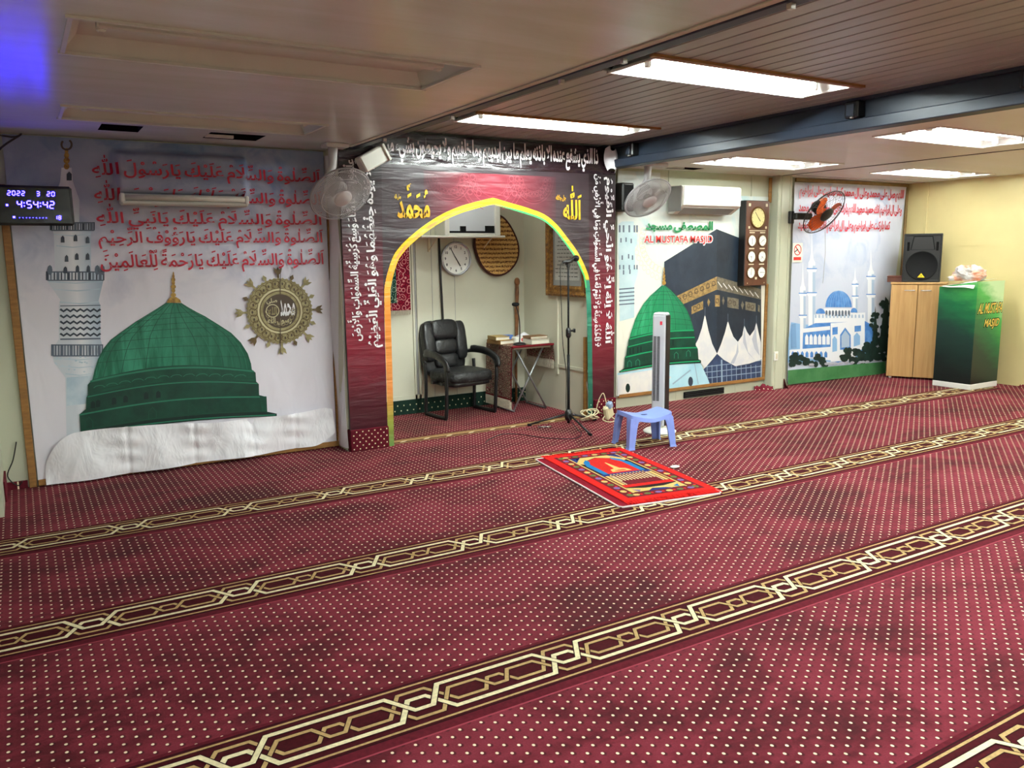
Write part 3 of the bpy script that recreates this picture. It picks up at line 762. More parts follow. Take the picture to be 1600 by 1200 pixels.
# white cloth over the foot of that banner
t = NT('white_sheet'); a = t.noise(3.2, 2, vec=t.mapped((1, 1, .7), (0, .6, 0)), dist=.3); b = t.noise(9, 3, .6, vec=t.mapped((1, 1, .5), (0, -.8, 0)), dist=.5)
t.set(rgb(238, 236, 242), .38, .45); t.bump(t.math('ADD', t.math('MULTIPLY', a, 2), t.math('MULTIPLY', b, .55)), .5, .05); M['sheet'] = t.m
rr = random.Random(3)
ph = [(rr.uniform(2, 9), rr.uniform(-6, 6), rr.uniform(0, 6), rr.uniform(.003, .008)) for _ in range(9)]
def sheet(u, v):
    x = .045+2.0*u
    top = .335+.02*math.sin(u*7)-.012*u
    if x < .26: top *= math.sqrt(max(0, 1-((.26-x)/.222)**2))*.9+.1
    if x > 1.98: top -= .02*(x-1.98)/.06
    bot = .012+.03*u
    if x > 1.85: bot += .1*((x-1.85)/.2)**2
    z = bot+(max(top, bot+.03)-bot)*v
    y = YW-.065-sum(am*math.sin(a*x*1.7+b*z*2.4+c) for a, b, c, am in ph)
    for sx in (.56, 1.0, 1.42, 1.74): y += .012*math.exp(-((x-sx)/.012)**2)-.006*math.sin(z*60+x*9)*math.exp(-((x-sx)/.09)**2)
    return Vector((x, y-.02*(1-v), z))
q = mb(M['sheet'], True); q.grid(140, 28, sheet)
tag(q.build('white_sheet', origin=(1.03, YW-.06, 0), fix=False), 'crumpled white cloth strip stitched along the foot of the green dome banner', 'cloth')

# ---------------------------------------------------------------- arch banner
AO = [(2.421, .0), (2.428, .6), (2.433, 1.16), (2.449, 1.308), (2.509, 1.48), (2.575, 1.57), (2.666, 1.651), (2.80, 1.745), (2.95, 1.828), (3.10, 1.888), (3.27, 1.935), (3.423, 1.969), (3.57, 1.935), (3.75, 1.895), (3.928, 1.842), (4.06, 1.755), (4.161, 1.653), (4.28, 1.52), (4.37, 1.371), (4.41, 1.256), (4.432, 1.0), (4.445, .5), (4.455, .0)]
AO = [tuple(p)[:2] for p in smooth_path([(x, z, 0) for x, z in AO[:12]], 4)]+[tuple(p)[:2] for p in smooth_path([(x, z, 0) for x, z in AO[11:]], 4)][1:]
APEX = max(range(len(AO)), key=lambda i: AO[i][1])
def inset(P, d):
    out = []
    for i, p in enumerate(P):
        a = Vector(P[max(i-1, 0)]); b = Vector(P[min(i+1, len(P)-1)]); t = (b-a).normalized(); n = Vector((t.y, -t.x)); out.append((p[0]+n.x*d, p[1]+n.y*d))
    return out
AI = inset(AO, .052)
AI[0] = (AI[0][0], 0); AI[-1] = (AI[-1][0], 0)
def vinyl(name, fn, rough=.34, strength=.2):
    t = NT(name); t.set(fn(t), rough, .5)
    a = t.noise(1.3, 2, vec=t.mapped((1, 1, 2.6), (0, .35, 0)), dist=.8); b = t.noise(4.5, 3, vec=t.mapped((.5, 1, 3.5), (0, .25, 0)), dist=1.0)
    t.bump(t.math('ADD', t.math('MULTIPLY', a, 2), t.math('MULTIPLY', b, .6)), strength, .05); return t.m
v_char = vinyl('print_charcoal', lambda t: t.mix(t.mr(t.noise(2, 3), .4, .6), rgb(46, 36, 42), rgb(56, 42, 48)))
v_black = vinyl('print_black', lambda t: t.mix(t.mr(t.xyz()[2], 2.12, 2.34), rgb(40, 22, 30), rgb(28, 15, 20)), .26, .42)
v_strip = vinyl('print_strip', lambda t: t.ramp(t.math('DIVIDE', t.xyz()[2], 2.4), [(0, rgb(46, 8, 20)), (.16, rgb(70, 12, 28)), (.36, rgb(124, 22, 44)), (.52, rgb(104, 22, 42)), (.72, rgb(48, 20, 30)), (.9, rgb(26, 14, 20))]), .36)
v_red = vinyl('print_red_center', lambda t: t.mix(t.mr(t.math('ABSOLUTE', t.math('SUBTRACT', t.xyz()[0], 0.0)), .05, .68), rgb(140, 44, 60), rgb(52, 38, 44)))
v_rose = vinyl('print_rose_line', lambda t: t.mix(t.mr(t.math('ABSOLUTE', t.math('SUBTRACT', t.xyz()[0], 0.0)), .05, .66), rgb(178, 78, 90), rgb(64, 42, 50)))
v_gold = vinyl('print_gold', lambda t: t.mix(t.mr(t.noise(8, 2), .4, .6), rgb(246, 204, 40), rgb(216, 160, 30)), .35)
v_white = vinyl('print_white', lambda t: rgb(238, 234, 236), .35)
def border_col(t):
    X, Y, Z = t.xyz()
    left = t.ramp(t.math('DIVIDE', Z, 2.0), [(0, rgb(92, 130, 64)), (.1, rgb(150, 158, 66)), (.22, rgb(222, 140, 70)), (.55, rgb(238, 150, 56)), (.7, rgb(250, 190, 42)), (.85, rgb(250, 214, 36))])
    right = t.ramp(t.math('DIVIDE', Z, 2.0), [(0, rgb(30, 84, 70)), (.3, rgb(34, 104, 84)), (.635, rgb(44, 130, 104)), (.64, rgb(240, 190, 40)), (.8, rgb(240, 178, 50)), (.95, rgb(250, 214, 40))])
    return t.mix(t.mr(X, -.02, .05), left, right)
v_border = vinyl('print_border', border_col, .35, .3)
v_orange = vinyl('print_orange', lambda t: t.mix(t.mr(t.noise(9, 3), .4, .6), rgb(238, 158, 84), rgb(246, 190, 70)), .35)
v_green = vinyl('print_leaf_green', lambda t: rgb(70, 190, 110), .35)
XC = 3.42                                # the prints above measure x from the arch's middle
X0, X1, ZT = 2.115, 4.70, 2.438
A = Art(YA-.002)
# the board behind the print
A.use(v_char, False)
outl = [(X0, 0), (X0, ZT-.02), (X1, ZT-.02), (X1, 0), AO[-1]]+AO[::-1][1:]
A.prism(outl, .02, Matrix.Translation((0, YA+.02, 0)) @ Matrix.Rotation(PI/2, 4, 'X'))
A.nl(); A.poly([(X0, 0), (X0, 2.2), (2.45, 2.2), (2.43, 1.2), (2.421, 0)], v_strip)
A.poly([(4.455, 0), (4.41, 1.256), (4.40, 2.2), (X1, 2.2), (X1, 0)], v_strip)
A.poly([(X0, 2.2), (X0, ZT), (X1, ZT), (X1, 2.2)], v_black)
A.poly([(2.8, 2.16), (4.05, 2.16), (4.05, 1.80)]+[p for p in AO[::-1] if 2.85 < p[0] < 4.0]+[(2.8, 1.80)], v_red)
A.nl()
for cxm, rm in ((3.42, .30), (3.02, .20), (3.82, .20)):
    for f, wd in ((1, .006), (.9, .004), (.72, .006), (.5, .004)):
        P = [(cxm+rm*f*math.cos(a), 2.13+rm*f*math.sin(a)) for a in [PI+PI*k/28 for k in range(29)]]
        P = [p for p in P if p[1] > 1.87+.16*abs(p[0]-3.42)*0]
        if len(P) > 2:
            run = [P[0]]
            for p in P[1:]:
                if (Vector(p)-Vector(run[-1])).length > .08:
                    if len(run) > 1: A.line(run, wd, v_rose)
                    run = [p]
                else: run.append(p)
            if len(run) > 1: A.line(run, wd, v_rose)
    for k in range(13):
        a = PI+PI*k/12
        for f in (.61, .81):
            x, z = cxm+rm*f*math.cos(a), 2.13+rm*f*math.sin(a)
            if z > 1.98: A.ring(x, z, .012*rm/.2, .017*rm/.2, v_rose, 12)
A.nl(); A.use(v_border); n = len(AO)
A.add([A.pos(*p) for p in AO]+[A.pos(*p) for p in AI], [(i, i+1, n+i+1, n+i) for i in range(n-1)])
A.nl(); n_ = APEX-14; A.line(inset(AO, .034)[12:12+n_], [.004+.022*math.sin(PI*i/(n_-1)) for i in range(n_)], v_orange)
A.line(inset(AO, .046)[APEX+1:APEX+34], [.004+.012*min(1, i/6) for i in range(33)], v_green)
A.nl()
A.glyphs(arabic('ذا الذي يشفع عنده الا باذنه يعلم ما بين ايديهم وما خلفهم ولا يحيطون بشيء من', .032), v_white, 2.47, 4.50, 2.215, 2.42)
A.glyphs(arabic('عِلْمِهِ اِلَّا بِمَا شَاءَ وَسِعَ كُرْسِيُّهُ السَّمٰوَاتِ وَالْاَرْضَ', .03), v_white, 2.125, 2.262, .86, 2.22, 1)
A.glyphs(arabic('وَلَا يَؤُدُهُ حِفْظُهُمَا وَهُوَ الْعَلِيُّ الْعَظِيْمُ', .03), v_white, 2.262, 2.41, .80, 2.20, 1)
A.glyphs(arabic('لَا تَاْخُذُهُ سِنَةٌ وَلَا نَوْمٌ لَهُ مَا فِي السَّمٰوَاتِ وَمَا فِي الْاَرْضِ مَنْ', .03), v_white, 4.435, 4.56, .66, 2.20, -1)
A.glyphs(arabic('اَللّٰهُ لَا اِلٰهَ اِلَّا هُوَ الْحَيُّ الْقَيُّوْمُ', .03), v_white, 4.56, 4.692, .68, 2.18, -1)
A.glyphs(arabic('مُحَمَّد', .035), v_gold, 2.565, 2.845, 1.79, 2.06)
A.glyphs(arabic('صلى الله', .03), v_gold, 2.545, 2.60, 1.93, 1.975)
A.glyphs(arabic('اَللّٰه', .03), v_gold, 4.12, 4.315, 1.80, 2.09)
A.glyphs(arabic('جل جلاله', .03), v_gold, 4.045, 4.15, 1.955, 2.01)
o = A.build('arch_banner', origin=(XC, YA, 0), fix=False)
tag(o, 'dark maroon vinyl banner cut as a pointed arch with yellow edge and white calligraphy', 'banner')
# carpeted feet of the arch and the white cloth closing its left side
for x0, x1, n in ((2.105, 2.425, 'baseboard_arch_left'), (4.46, 4.71, 'baseboard_arch_right')):
    q = mb(M['band_plain']); q.bx(x0, x1, YA-.028, YA+.05, 0, .17, bevel=.006); q.use(M['band_cream'])
    k = 0
    for r in range(6):
        for c in range(int((x1-x0)/.05)):
            x = x0+.025+.05*c+.025*(r % 2)
            if x < x1-.01: q.box((x, YA-.0285, .018+.027*r), (.009, .002, .009), M4=None)
    structure(q.build(n))
q = mb(M['sheet'], True); q.grid(6, 30, lambda u, v: Vector((X0-.012-.012*math.sin(v*9+u*4)-.02*u, YA+.02+.22*u, .02+2.24*v)))
tag(q.build('side_cloth', origin=(X0, 6.1, 0), fix=False), 'narrow white cloth closing the gap between the arch and the green dome banner', 'cloth')

# ---------------------------------------------------------------- Kaaba banner
A = Art(YW-.03)
m_sky2 = sky_print('print_sky_kaaba', rgb(206, 216, 214), rgb(228, 226, 212), rgb(170, 204, 210), .9, 2.3, .3, .9)
A.poly([(4.90, .13), (6.93, .13), (6.93, 2.08), (5.42, 2.08), (5.42, 2.27), (4.90, 2.27)], m_sky2)
pr('kaaba', 24, 34, 48, 32, 44, 58, 5); pr('kaaba2', 30, 42, 58, 38, 50, 66, 5); pr('kband', 168, 138, 88, 128, 104, 66, 30); pr('kband2', 120, 112, 96, 92, 86, 76, 30); pr('tent', 226, 222, 216, 208, 208, 212, 5); pr('tentshade', 178, 182, 194)
pr('bluewall', 38, 52, 82, 52, 70, 104, 8); pr('bluegrid', 150, 170, 190); pr('lightblue', 160, 206, 222, 184, 220, 232, 4); pr('lace', 214, 206, 176); pr('skygrey', 180, 205, 212, 196, 216, 220, 6)
pr('green', 10, 128, 74); pr('scarlet', 214, 48, 44); pr('greendome', 16, 150, 96)
A.nl()
for k in range(26):
    a = PI*.9+PI*1.2*k/25; r = .30
    A.ring(5.56+.36*math.cos(a), 1.62+.30*math.sin(a), .030, .036, PR['lace'], 14)
    A.ring(5.56+.44*math.cos(a), 1.62+.38*math.sin(a), .022, .027, PR['lace'], 12)
# pale minaret at the left
A.px([(972, 346), (990, 346), (991, 362), (996, 366), (995, 382), (992, 386), (992, 418), (997, 422), (996, 430), (991, 446), (991, 496), (968, 502), (967, 430), (966, 386), (966, 350)], PR['skygrey'])
A.nl()
for x, y in ((970, 375), (978, 374), (986, 376), (972, 402), (982, 400), (988, 402), (974, 425), (984, 424)): A.pxl([(x, y-3), (x, y+4)], .016, PR['slate'])
for x in (968, 974, 983, 991, 995): A.pxl([(x, 352), (x, 363)], .02, PR['slate']); A.pxl([(x, 414), (x, 421)], .016, PR['slate'])
for k in range(5): A.pxl([(967, 452+6*k), (991, 450+6*k)], .012, PR['slate'])
# the black cube
A.nl(); A.px([(1037.5, 409), (1119.5, 358), (1119.5, 556), (1060, 560), (1037, 520)], PR['kaaba2']); A.px([(1119.5, 358), (1189, 385), (1189, 560), (1119.5, 556)], PR['kaaba'])
A.nl(); A.px([(1056, 463), (1119.5, 432), (1119.5, 452.5), (1056, 480)], PR['kband']); A.px([(1119.5, 432), (1189, 452), (1189, 468), (1119.5, 452.5)], PR['kband2'])
A.nl()
for k in range(7):
    f0, f1 = (k+.1)/7, (k+.9)/7
    A.pxl([(1056+63*f0, 469-31*f0+6*f0), (1056+63*f1, 469-31*f1+6*f1)], .006, PR['umber'])
    A.ring(WY(1056+63*(f0+f1)/2, 470-30*(f0+f1)/2+2*k/7, A.Y).x, WY(1060, 470-27*(f0+f1)/2, A.Y).z, .02, .028, PR['umber'], 10)
for k in range(8): A.pxl([(1121+66*k/8, 440+19*k/8), (1127+66*k/8, 448+19*k/8), (1121+66*(k+.8)/8, 449+17*k/8)], .01, PR['tent'])
for P, m_ in (([(1080, 479), (1098, 470), (1098, 483), (1080, 491)], 'kband'), ([(1106.5, 466), (1109, 472), (1106.5, 479), (1104.5, 472)], 'kband'), ([(1116.5, 461), (1124, 461), (1124, 479), (1116.5, 479)], 'kband'), ([(1129.5, 463), (1131.5, 470), (1129.5, 477), (1127.5, 470)], 'kband2'), ([(1136, 464), (1153.5, 467), (1153.5, 483), (1136, 480)], 'kband2'), ([(1159.5, 470), (1162, 476), (1159.5, 484), (1157, 476)], 'kband2'), ([(1164, 471), (1180, 474), (1180, 487), (1164, 484)], 'kband2'), ([(1183.5, 476), (1186.5, 477), (1186.5, 488), (1183.5, 486)], 'kband2')):
    A.px(P, PR[m_])
A.nl()
for x, y in ((1085, 482), (1091, 479), (1140, 472), (1147, 474), (1169, 478), (1175, 480), (1120, 470)): A.ring(WY(x, y, A.Y).x, WY(x, y, A.Y).z, .018, .026, PR['umber'], 10)
# blue tiled wall and tents
A.nl(); A.px([(1096, 580), (1119, 553), (1150, 572), (1189, 561), (1189, 592), (1106, 603)], PR['bluewall'])
A.nl()
for k in range(12): x = 1104+7.6*k; A.pxl([(x, 562 if 2 < k < 4 else 570), (x+.5, 602-.13*(x-1106))], .007 if k != 3 else .02, PR['bluegrid'])
for y in (571, 580, 589): A.pxl([(1100, y+2), (1189, y-8)], .007, PR['bluegrid'])
A.nl()
A.px([(1100.6, 491)]+[(1096, 512), (1090, 530), (1083, 543), (1086, 556), (1100.6, 575), (1112, 562), (1119.5, 552.5), (1112, 537), (1106, 516)], PR['tent'])
A.px([(1136.5, 501), (1132, 519), (1126, 537), (1119.5, 552.5), (1130, 562), (1148, 572), (1170, 568), (1188, 562), (1188, 535), (1184, 518), (1181, 503), (1178, 515), (1170.6, 525), (1166, 518), (1162, 508), (1159, 524), (1152, 534), (1145, 526), (1140, 513)], PR['tent'])
A.nl(); A.px([(1162, 508), (1164, 530), (1168, 550), (1178, 562), (1168, 552), (1160, 535)], PR['tentshade']); A.px([(1152, 534), (1153, 550), (1146, 568), (1140, 568), (1149, 552)], PR['tentshade']); A.px([(1180, 510), (1182, 535), (1186, 556), (1178, 545), (1174, 530)], PR['tentshade'])
for x, y in ((1100.6, 480), (1136.5, 490), (1162, 498), (1181, 493)): A.pxl([(x, y), (x, y+14)], .006, PR['slate'])
# pale stone base with round windows, then the dome
A.nl(); A.px([(964, 583), (1092, 563), (1106, 594), (1108, 600), (964, 619)], PR['lightblue']); A.px([(964, 586), (1034, 575), (1048, 590), (1010, 612), (964, 618)], PR['tent'])
A.nl(); A.pxl([(1050, 600), (1078, 578)], .016, PR['bluegrid']); A.pxl([(1084, 566), (1090, 600)], .01, PR['bluegrid']); A.px(ellipse(980, 606, 3.5, 7, 14), PR['g_deep']); A.px(ellipse(1078, 596, 3.8, 7.5, 14), PR['ink'])
L = [(1024, 454), (1015, 462), (1005, 474), (998, 486), (992, 498), (988, 510), (984, 522), (983, 527)]
Rr = [(1047, 453), (1056, 462), (1066, 474), (1073, 486), (1078, 498), (1080.5, 506), (1082, 512), (1082.5, 516)]
dm2 = dome_print('print_dome_kaaba', rgb(14, 140, 90), rgb(60, 176, 124), rgb(8, 104, 70), -.8, -.15)
t1 = [(981, 531)]+arc((983, 527), (1082.5, 515), 4)+[(1083, 517), (1084, 527)]+arc((980, 541), (1084, 526), 4)[::-1]
t2 = [(979, 541)]+arc((980, 540), (1084, 526), 4)+[(1085, 528), (1086, 540)]+arc((977, 556), (1086, 541), 4)[::-1]
t3 = [(975, 558)]+arc((977, 555), (1086, 540), 4)+[(1089, 545), (1090, 560)]+arc((974, 576), (1090, 562), 3)[::-1]
t4 = [(966, 580)]+arc((974, 575), (1090, 561), 3)+[(1094, 563), (1094, 566)]+arc((966, 582), (1094, 567), 3)[::-1]
draw_dome(A, L, Rr, (1033, 446), (1039, 446), [
    (t1, PR['g_mid'], [(arc((982, 530), (1083, 516), 4), .014, PR['greendome'])]),
    (t2, PR['g_dark'], [(arc((980, 542), (1084, 527), 4), .01, PR['greendome'])]),
    (t3, PR['g_dark'], [(arc((976, 558), (1088, 543), 4), .012, PR['greendome'])]),
    (t4, PR['g_deep'], [(arc((968, 580), (1092, 564), 3), .012, PR['greendome'])])], None, [dm2], 14)
A.nl()
for x, y in ((983, 548), (988, 547), (995, 546), (1000, 545), (1044, 536), (1050, 535)): A.pxl([(x, y-4), (x, y+5)], .018, PR['g_deep'])
for x, y in ((982, 568), (995, 566), (1055, 555), (1074, 552)): A.pxl([(x-3, y+5), (x-3, y-2), (x, y-5), (x+3, y-2), (x+3, y+5)], .01, PR['g_line'])
for y, r in ((442, 3), (436, 2.2), (431, 1.8), (426, 1.2), (421, .8)): A.px(ellipse(1036, y, r, 3.4, 10), PR['gold'])
A.nl()
for dx, m_ in ((.0, 'white'),): A.glyphs(latin('AL MUSTAFA MASJID', .06), PR['white'], 5.205, 6.125, 1.572, 1.682)
A.nl(); A.glyphs(latin('AL MUSTAFA MASJID', .022), PR['scarlet'], 5.215, 6.115, 1.582, 1.672)
A.glyphs(arabic('المصطفى مسجد', .045), PR['green'], 5.23, 6.12, 1.70, 1.815)
o = A.build('kaaba_banner', origin=(5.93, YW, 0), fix=False)
tag(o, 'wall banner showing the black Kaaba, white tents and a green dome under red lettering', 'banner')
for a_, b_, wd in (((4.93, YW-.03, .125), (6.97, YW-.03, .125), .035), ((6.955, YW-.03, .14), (6.955, YW-.03, 1.16), .035), ((6.955, YW-.03, 2.02), (6.955, YW-.03, 2.28), .035)):
    q = mb(M['wood_strip']); A0, B0 = Vector(a_), Vector(b_); d = B0-A0
    q.box((0, 0, 0), (d.length, .022, wd), M4=Matrix.Translation((A0+B0)/2) @ Matrix.Rotation(-math.atan2(d.z, d.x), 4, 'Y'), bevel=.003)
    c = q.build('frame_strip', o, label='light brown wooden strip'); c.location = -Vector(o.location)

# ---------------------------------------------------------------- white mosque banner
A = Art(YW-.03)
m_sky3 = sky_print('print_sky_mosque', rgb(208, 210, 226), rgb(196, 204, 222), rgb(150, 172, 208), .6, 2.0, .35, .7)
A.px([(1241.7, 285), (1417, 288), (1382, 580), (1230, 598)], m_sky3)
pr('mblue', 96, 150, 214, 70, 124, 196, 14); pr('mblue2', 140, 182, 224); pr('mwhite', 232, 234, 240); pr('mshade', 170, 190, 214); pr('grassprint', 60, 118, 70, 76, 132, 84, 6); pr('bush', 22, 40, 38, 34, 56, 50, 14); pr('car', 176, 176, 188); pr('farblue', 120, 160, 205)
def c6(x, y): return (1200+x/3, 230+y/3)
def P6(pts, m_): A.px([c6(*p) for p in pts], PR[m_])
def L6(pts, wd, m_): A.pxl([c6(*p) for p in pts], wd, PR[m_])
A.nl(); P6([(96, 900), (108, 820), (160, 830), (480, 850), (492, 1000), (93, 1010)], 'mblue2')
A.nl()
for x, yt, yb, w_ in ((163, 530, 960, 13), (205, 400, 870, 16), (408, 560, 790, 11), (482, 480, 830, 15)):
    h = yb-yt
    P6([(x-w_, yb), (x-w_, yt+.30*h), (x-w_*.55, yt+.27*h), (x-w_*.25, yt+.2*h), (x, yt), (x+w_*.25, yt+.2*h), (x+w_*.55, yt+.27*h), (x+w_, yt+.30*h), (x+w_, yb)], 'mwhite')
A.nl()
for x, yt, yb, w_ in ((163, 530, 960, 13), (205, 400, 870, 16), (408, 560, 790, 11), (482, 480, 830, 15)):
    h = yb-yt; P6([(x+w_*.2, yb), (x+w_*.2, yt+.33*h), (x+w_, yt+.33*h), (x+w_, yb)], 'mshade')
    for f in (.36, .6): P6([(x-w_*1.5, yt+f*h), (x+w_*1.5, yt+f*h), (x+w_*1.2, yt+f*h+w_), (x-w_*1.2, yt+f*h+w_)], 'mwhite'); L6([(x-w_*1.5, yt+f*h), (x+w_*1.5, yt+f*h)], .012, 'mblue')
A.nl(); P6([(262, 795), (262, 755), (390, 755), (392, 795)], 'mwhite'); P6([(215, 830), (215, 785), (455, 775), (455, 830)], 'mwhite')
P6([(160, 960), (165, 850), (220, 825), (455, 815), (500, 840), (500, 930), (330, 1010)], 'mblue')
A.nl()
P6([c for c in ellipse(330, 750, 62, 78, 26, PI, 2*PI)]+[(392, 750)], 'mblue'); P6(ellipse(245, 780, 22, 24, 16, PI, 2*PI)+[(267, 780)], 'mblue'); P6(ellipse(402, 775, 16, 22, 16, PI, 2*PI)+[(418, 775)], 'mblue')
P6([(160, 870), (160, 850), (290, 838), (290, 856)], 'mwhite'); P6([(100, 980), (100, 950), (300, 935), (300, 1000)], 'mwhite')
A.nl()
for k in range(9): a = -.9+.225*k; L6([(330+62*math.sin(a)*math.cos(b), 750-78*math.sin(b)) for b in [i*PI/14 for i in range(8)]], .004, 'mblue2')
for k in range(8): P6([(268+15*k, 792), (268+15*k, 770), (273+15*k, 763), (278+15*k, 770), (278+15*k, 792)], 'slate')
for k in range(14): P6([(218+17*k, 800), (218+17*k, 788), (222+17*k, 783), (226+17*k, 788), (226+17*k, 800)], 'mshade')
P6([(292, 1005), (292, 825), (452, 812), (452, 930), (392, 1000)], 'mwhite')
A.nl()
P6([(336, 950), (336, 880), (360, 845), (386, 880), (386, 945)], 'mblue'); P6([(300, 960), (300, 900), (310, 885), (322, 900), (322, 955)], 'mblue2'); P6([(400, 935), (400, 885), (415, 868), (430, 885), (430, 925)], 'mblue2')
P6([(300, 880), (300, 845), (325, 842), (325, 876)], 'mblue'); P6([(404, 866), (404, 838), (434, 835), (434, 862)], 'mblue')
for k in range(6): P6([(172+20*k, 925), (172+20*k, 890), (180+20*k, 875), (188+20*k, 890), (188+20*k, 925)], 'mwhite')
for k in range(8): P6([(108+22*k, 985), (108+22*k, 965), (115+22*k, 955), (122+22*k, 965), (122+22*k, 985)], 'mblue')
A.nl(); P6([(342, 940), (342, 885), (360, 858), (380, 885), (380, 935)], 'mshade')
P6([(108, 940), (108, 830), (128, 825), (132, 940)], 'farblue')
A.nl()
rb = random.Random(11)
def bushes(x0, x1, y0, y1, n, r):
    for k in range(n): P6(ellipse(rb.uniform(x0, x1), rb.uniform(y0, y1), r*rb.uniform(.7, 1.3), r*rb.uniform(.6, 1.1), 9), 'bush')
bushes(100, 265, 968, 1020, 34, 14); bushes(345, 480, 950, 1015, 34, 14); bushes(440, 545, 900, 1000, 40, 15); bushes(480, 510, 780, 930, 22, 10); bushes(525, 558, 720, 980, 30, 12)
P6([(486, 900), (499, 745), (512, 900)], 'bush'); P6([(520, 900), (546, 700), (562, 720), (556, 980)], 'bush')
A.nl()
for k in range(14): x = 175+rb.random()*290; P6(ellipse(x, 1024-.05*(x-90), 10, 6, 10), 'car')
A.nl(); P6([(90, 1045), (545, 1005), (546, 1060), (89, 1112)], 'grassprint')
A.nl()
ROWS = ['اللهم صل على محمد وعلى ال محمد كما صليت على ابراهيم', 'وعلى ال ابراهيم انك حميد مجيد اللهم بارك على محمد وعلى ال محمد', 'كما باركت على ابراهيم وعلى ال ابراهيم انك حميد مجيد']
pr('pink', 206, 52, 72)
for (za, zb, x0_, x1_), s_ in zip(((2.07, 2.22, 7.40, 9.26), (1.885, 2.04, 7.40, 9.24), (1.70, 1.85, 7.40, 9.03)), ROWS): A.glyphs(arabic(s_, .035), PR['pink'], x0_, x1_, za, zb)
o = A.build('mosque_banner', origin=(8.3, YW, 0), fix=False)
tag(o, 'wall banner showing a white and blue mosque under three rows of red Arabic writing', 'banner')
M['frame_brown'] = plain('frame_brown', rgb(140, 112, 72), .5, .4, scale=10, var=.25)
for a_, b_, wd in (((7.36, YW-.02, 2.275), (9.37, YW-.02, 2.275), .04), ((9.355, YW-.02, 1.1), (9.355, YW-.02, 2.26), .035)):
    q = mb(M['frame_brown']); A0, B0 = Vector(a_), Vector(b_); d = B0-A0
    q.box((0, 0, 0), (d.length, .022, wd), M4=Matrix.Translation((A0+B0)/2) @ Matrix.Rotation(-math.atan2(d.z, d.x), 4, 'Y'), bevel=.003)
    c = q.build('frame_strip', o, label='brown wooden strip'); c.location = -Vector(o.location)
# ================================================================= THINGS ON THE WALLS AND CEILING
def aim(n, up=Vector((0, 0, 1))):
    """matrix whose local +Z points along n"""
    z = Vector(n).normalized(); x = up.cross(z)
    x = x.normalized() if x.length > 1e-4 else Vector((1, 0, 0)); y = z.cross(x)
    return Matrix((x, y, z)).transposed().to_4x4()
def pad(q, c, size, M4=None, e=.4, nu=20, nv=12):
    """a soft cushion block (superellipsoid)"""
    def p(v, k): return math.copysign(abs(v)**k, v)
    def fn(u, v):
        a = 2*PI*u; b = PI*(v-.5)
        return (M4 or Matrix()) @ Vector((c[0]+size[0]/2*p(math.cos(b), e)*p(math.cos(a), e), c[1]+size[1]/2*p(math.cos(b), e)*p(math.sin(a), e), c[2]+size[2]/2*p(math.sin(b), e)))
    q.grid(nu, nv, fn); return q
def inv(t): return Matrix.Translation(-Vector(t.location))

# ---- blue LED clock
SEG = {'0': 'abcdef', '1': 'bc', '2': 'abged', '3': 'abgcd', '4': 'fgbc', '5': 'afgcd', '8': 'abcdefg'}
t = thing('digital_clock', 'black digital wall clock with glowing blue date and time digits', 'clock', (.135, 6.0, 1.84))
M['clock_face'] = plain('clock_face', rgb(10, 10, 22), .18, .5)
q = mb(M['black']); q.box((0, 0, 0), (.43, .03, .245), bevel=.014); q.build('case', t)
q = mb(M['clock_face']); q.box((0, -.0155, 0), (.40, .004, .215), bevel=.001); q.build('face', t)
q = mb(M['black']); q.box((0, .1, 0), (.08, .17, .06)); q.build('bracket', t)
def seg7(q, ch, x, z, w, h, th, sl=.08):
    P = {'a': ((0, h), (w, h)), 'b': ((w, h), (w, h/2)), 'c': ((w, h/2), (w, 0)), 'd': ((0, 0), (w, 0)), 'e': ((0, 0), (0, h/2)), 'f': ((0, h/2), (0, h)), 'g': ((0, h/2), (w, h/2))}
    for s in SEG[ch]:
        (xa, za), (xb, zb) = P[s]; a = Vector((x+xa+sl*za, z+za)); b = Vector((x+xb+sl*zb, z+zb)); d = (b-a).normalized(); n = Vector((-d.y, d.x))*th/2
        a += d*th*.35; b -= d*th*.35
        q.add([(v.x, -.0185, v.y) for v in (a+n, a-n, b-n, b+n)], [(0, 1, 2, 3)])
q = mb(M['led'])
def word(s, x, z, w, h, th, gap):
    for ch in s:
        if ch == ' ': x += w*.9; continue
        if ch == ':':
            for f in (.28, .72): q.box((x+th*.4, -.0185, z+h*f), (th*1.1, .002, th*1.1))
            x += th*2.4; continue
        seg7(q, ch, x, z, w, h, th); x += w+gap
word('2022', -.137, .060, .015, .026, .005, .010); word('3', .018, .060, .015, .026, .005, .010); word('20', .075, .060, .015, .026, .005, .010)
word('4:54:42', -.092, -.015, .023, .042, .0065, .013)
word('18', .105, -.083, .012, .022, .0045, .009)
for x, z in ((-.145, .0), (-.115, -.072)): q.box((x, -.0185, z), (.012, .002, .012))
for k in range(9): q.box((-.085+.018*k, -.0185, -.075), (.004, .002, .003))
q.build('digits', t, fix=False, label='glowing blue digits')

# ---- lamp housing under the raised part of the banner
t = thing('tube_lamp', 'unlit white tube lamp housing fixed on the red writing of the left banner', 'lamp', (1.055, 6.12, 1.90))
q = mb(M['old_enamel']); q.box((0, .02, 0), (.84, .08, .075), bevel=.012); q.build('housing', t)
M['diffuser'] = plain('lamp_diffuser', rgb(226, 222, 210), .4, .5)
q = mb(M['diffuser'], True); q.tube([(-.39, -.03, .012), (.39, -.03, .012)], .018, 12); q.build('tube', t)
q = mb(M['old_enamel']); q.box((0, -.012, -.022), (.82, .06, .024), bevel=.006); q.build('reflector', t)
for s in (-1, 1):
    q = mb(M['white_metal']); q.box((s*.405, -.022, .01), (.03, .05, .06), bevel=.008); q.build('end_cap', t)

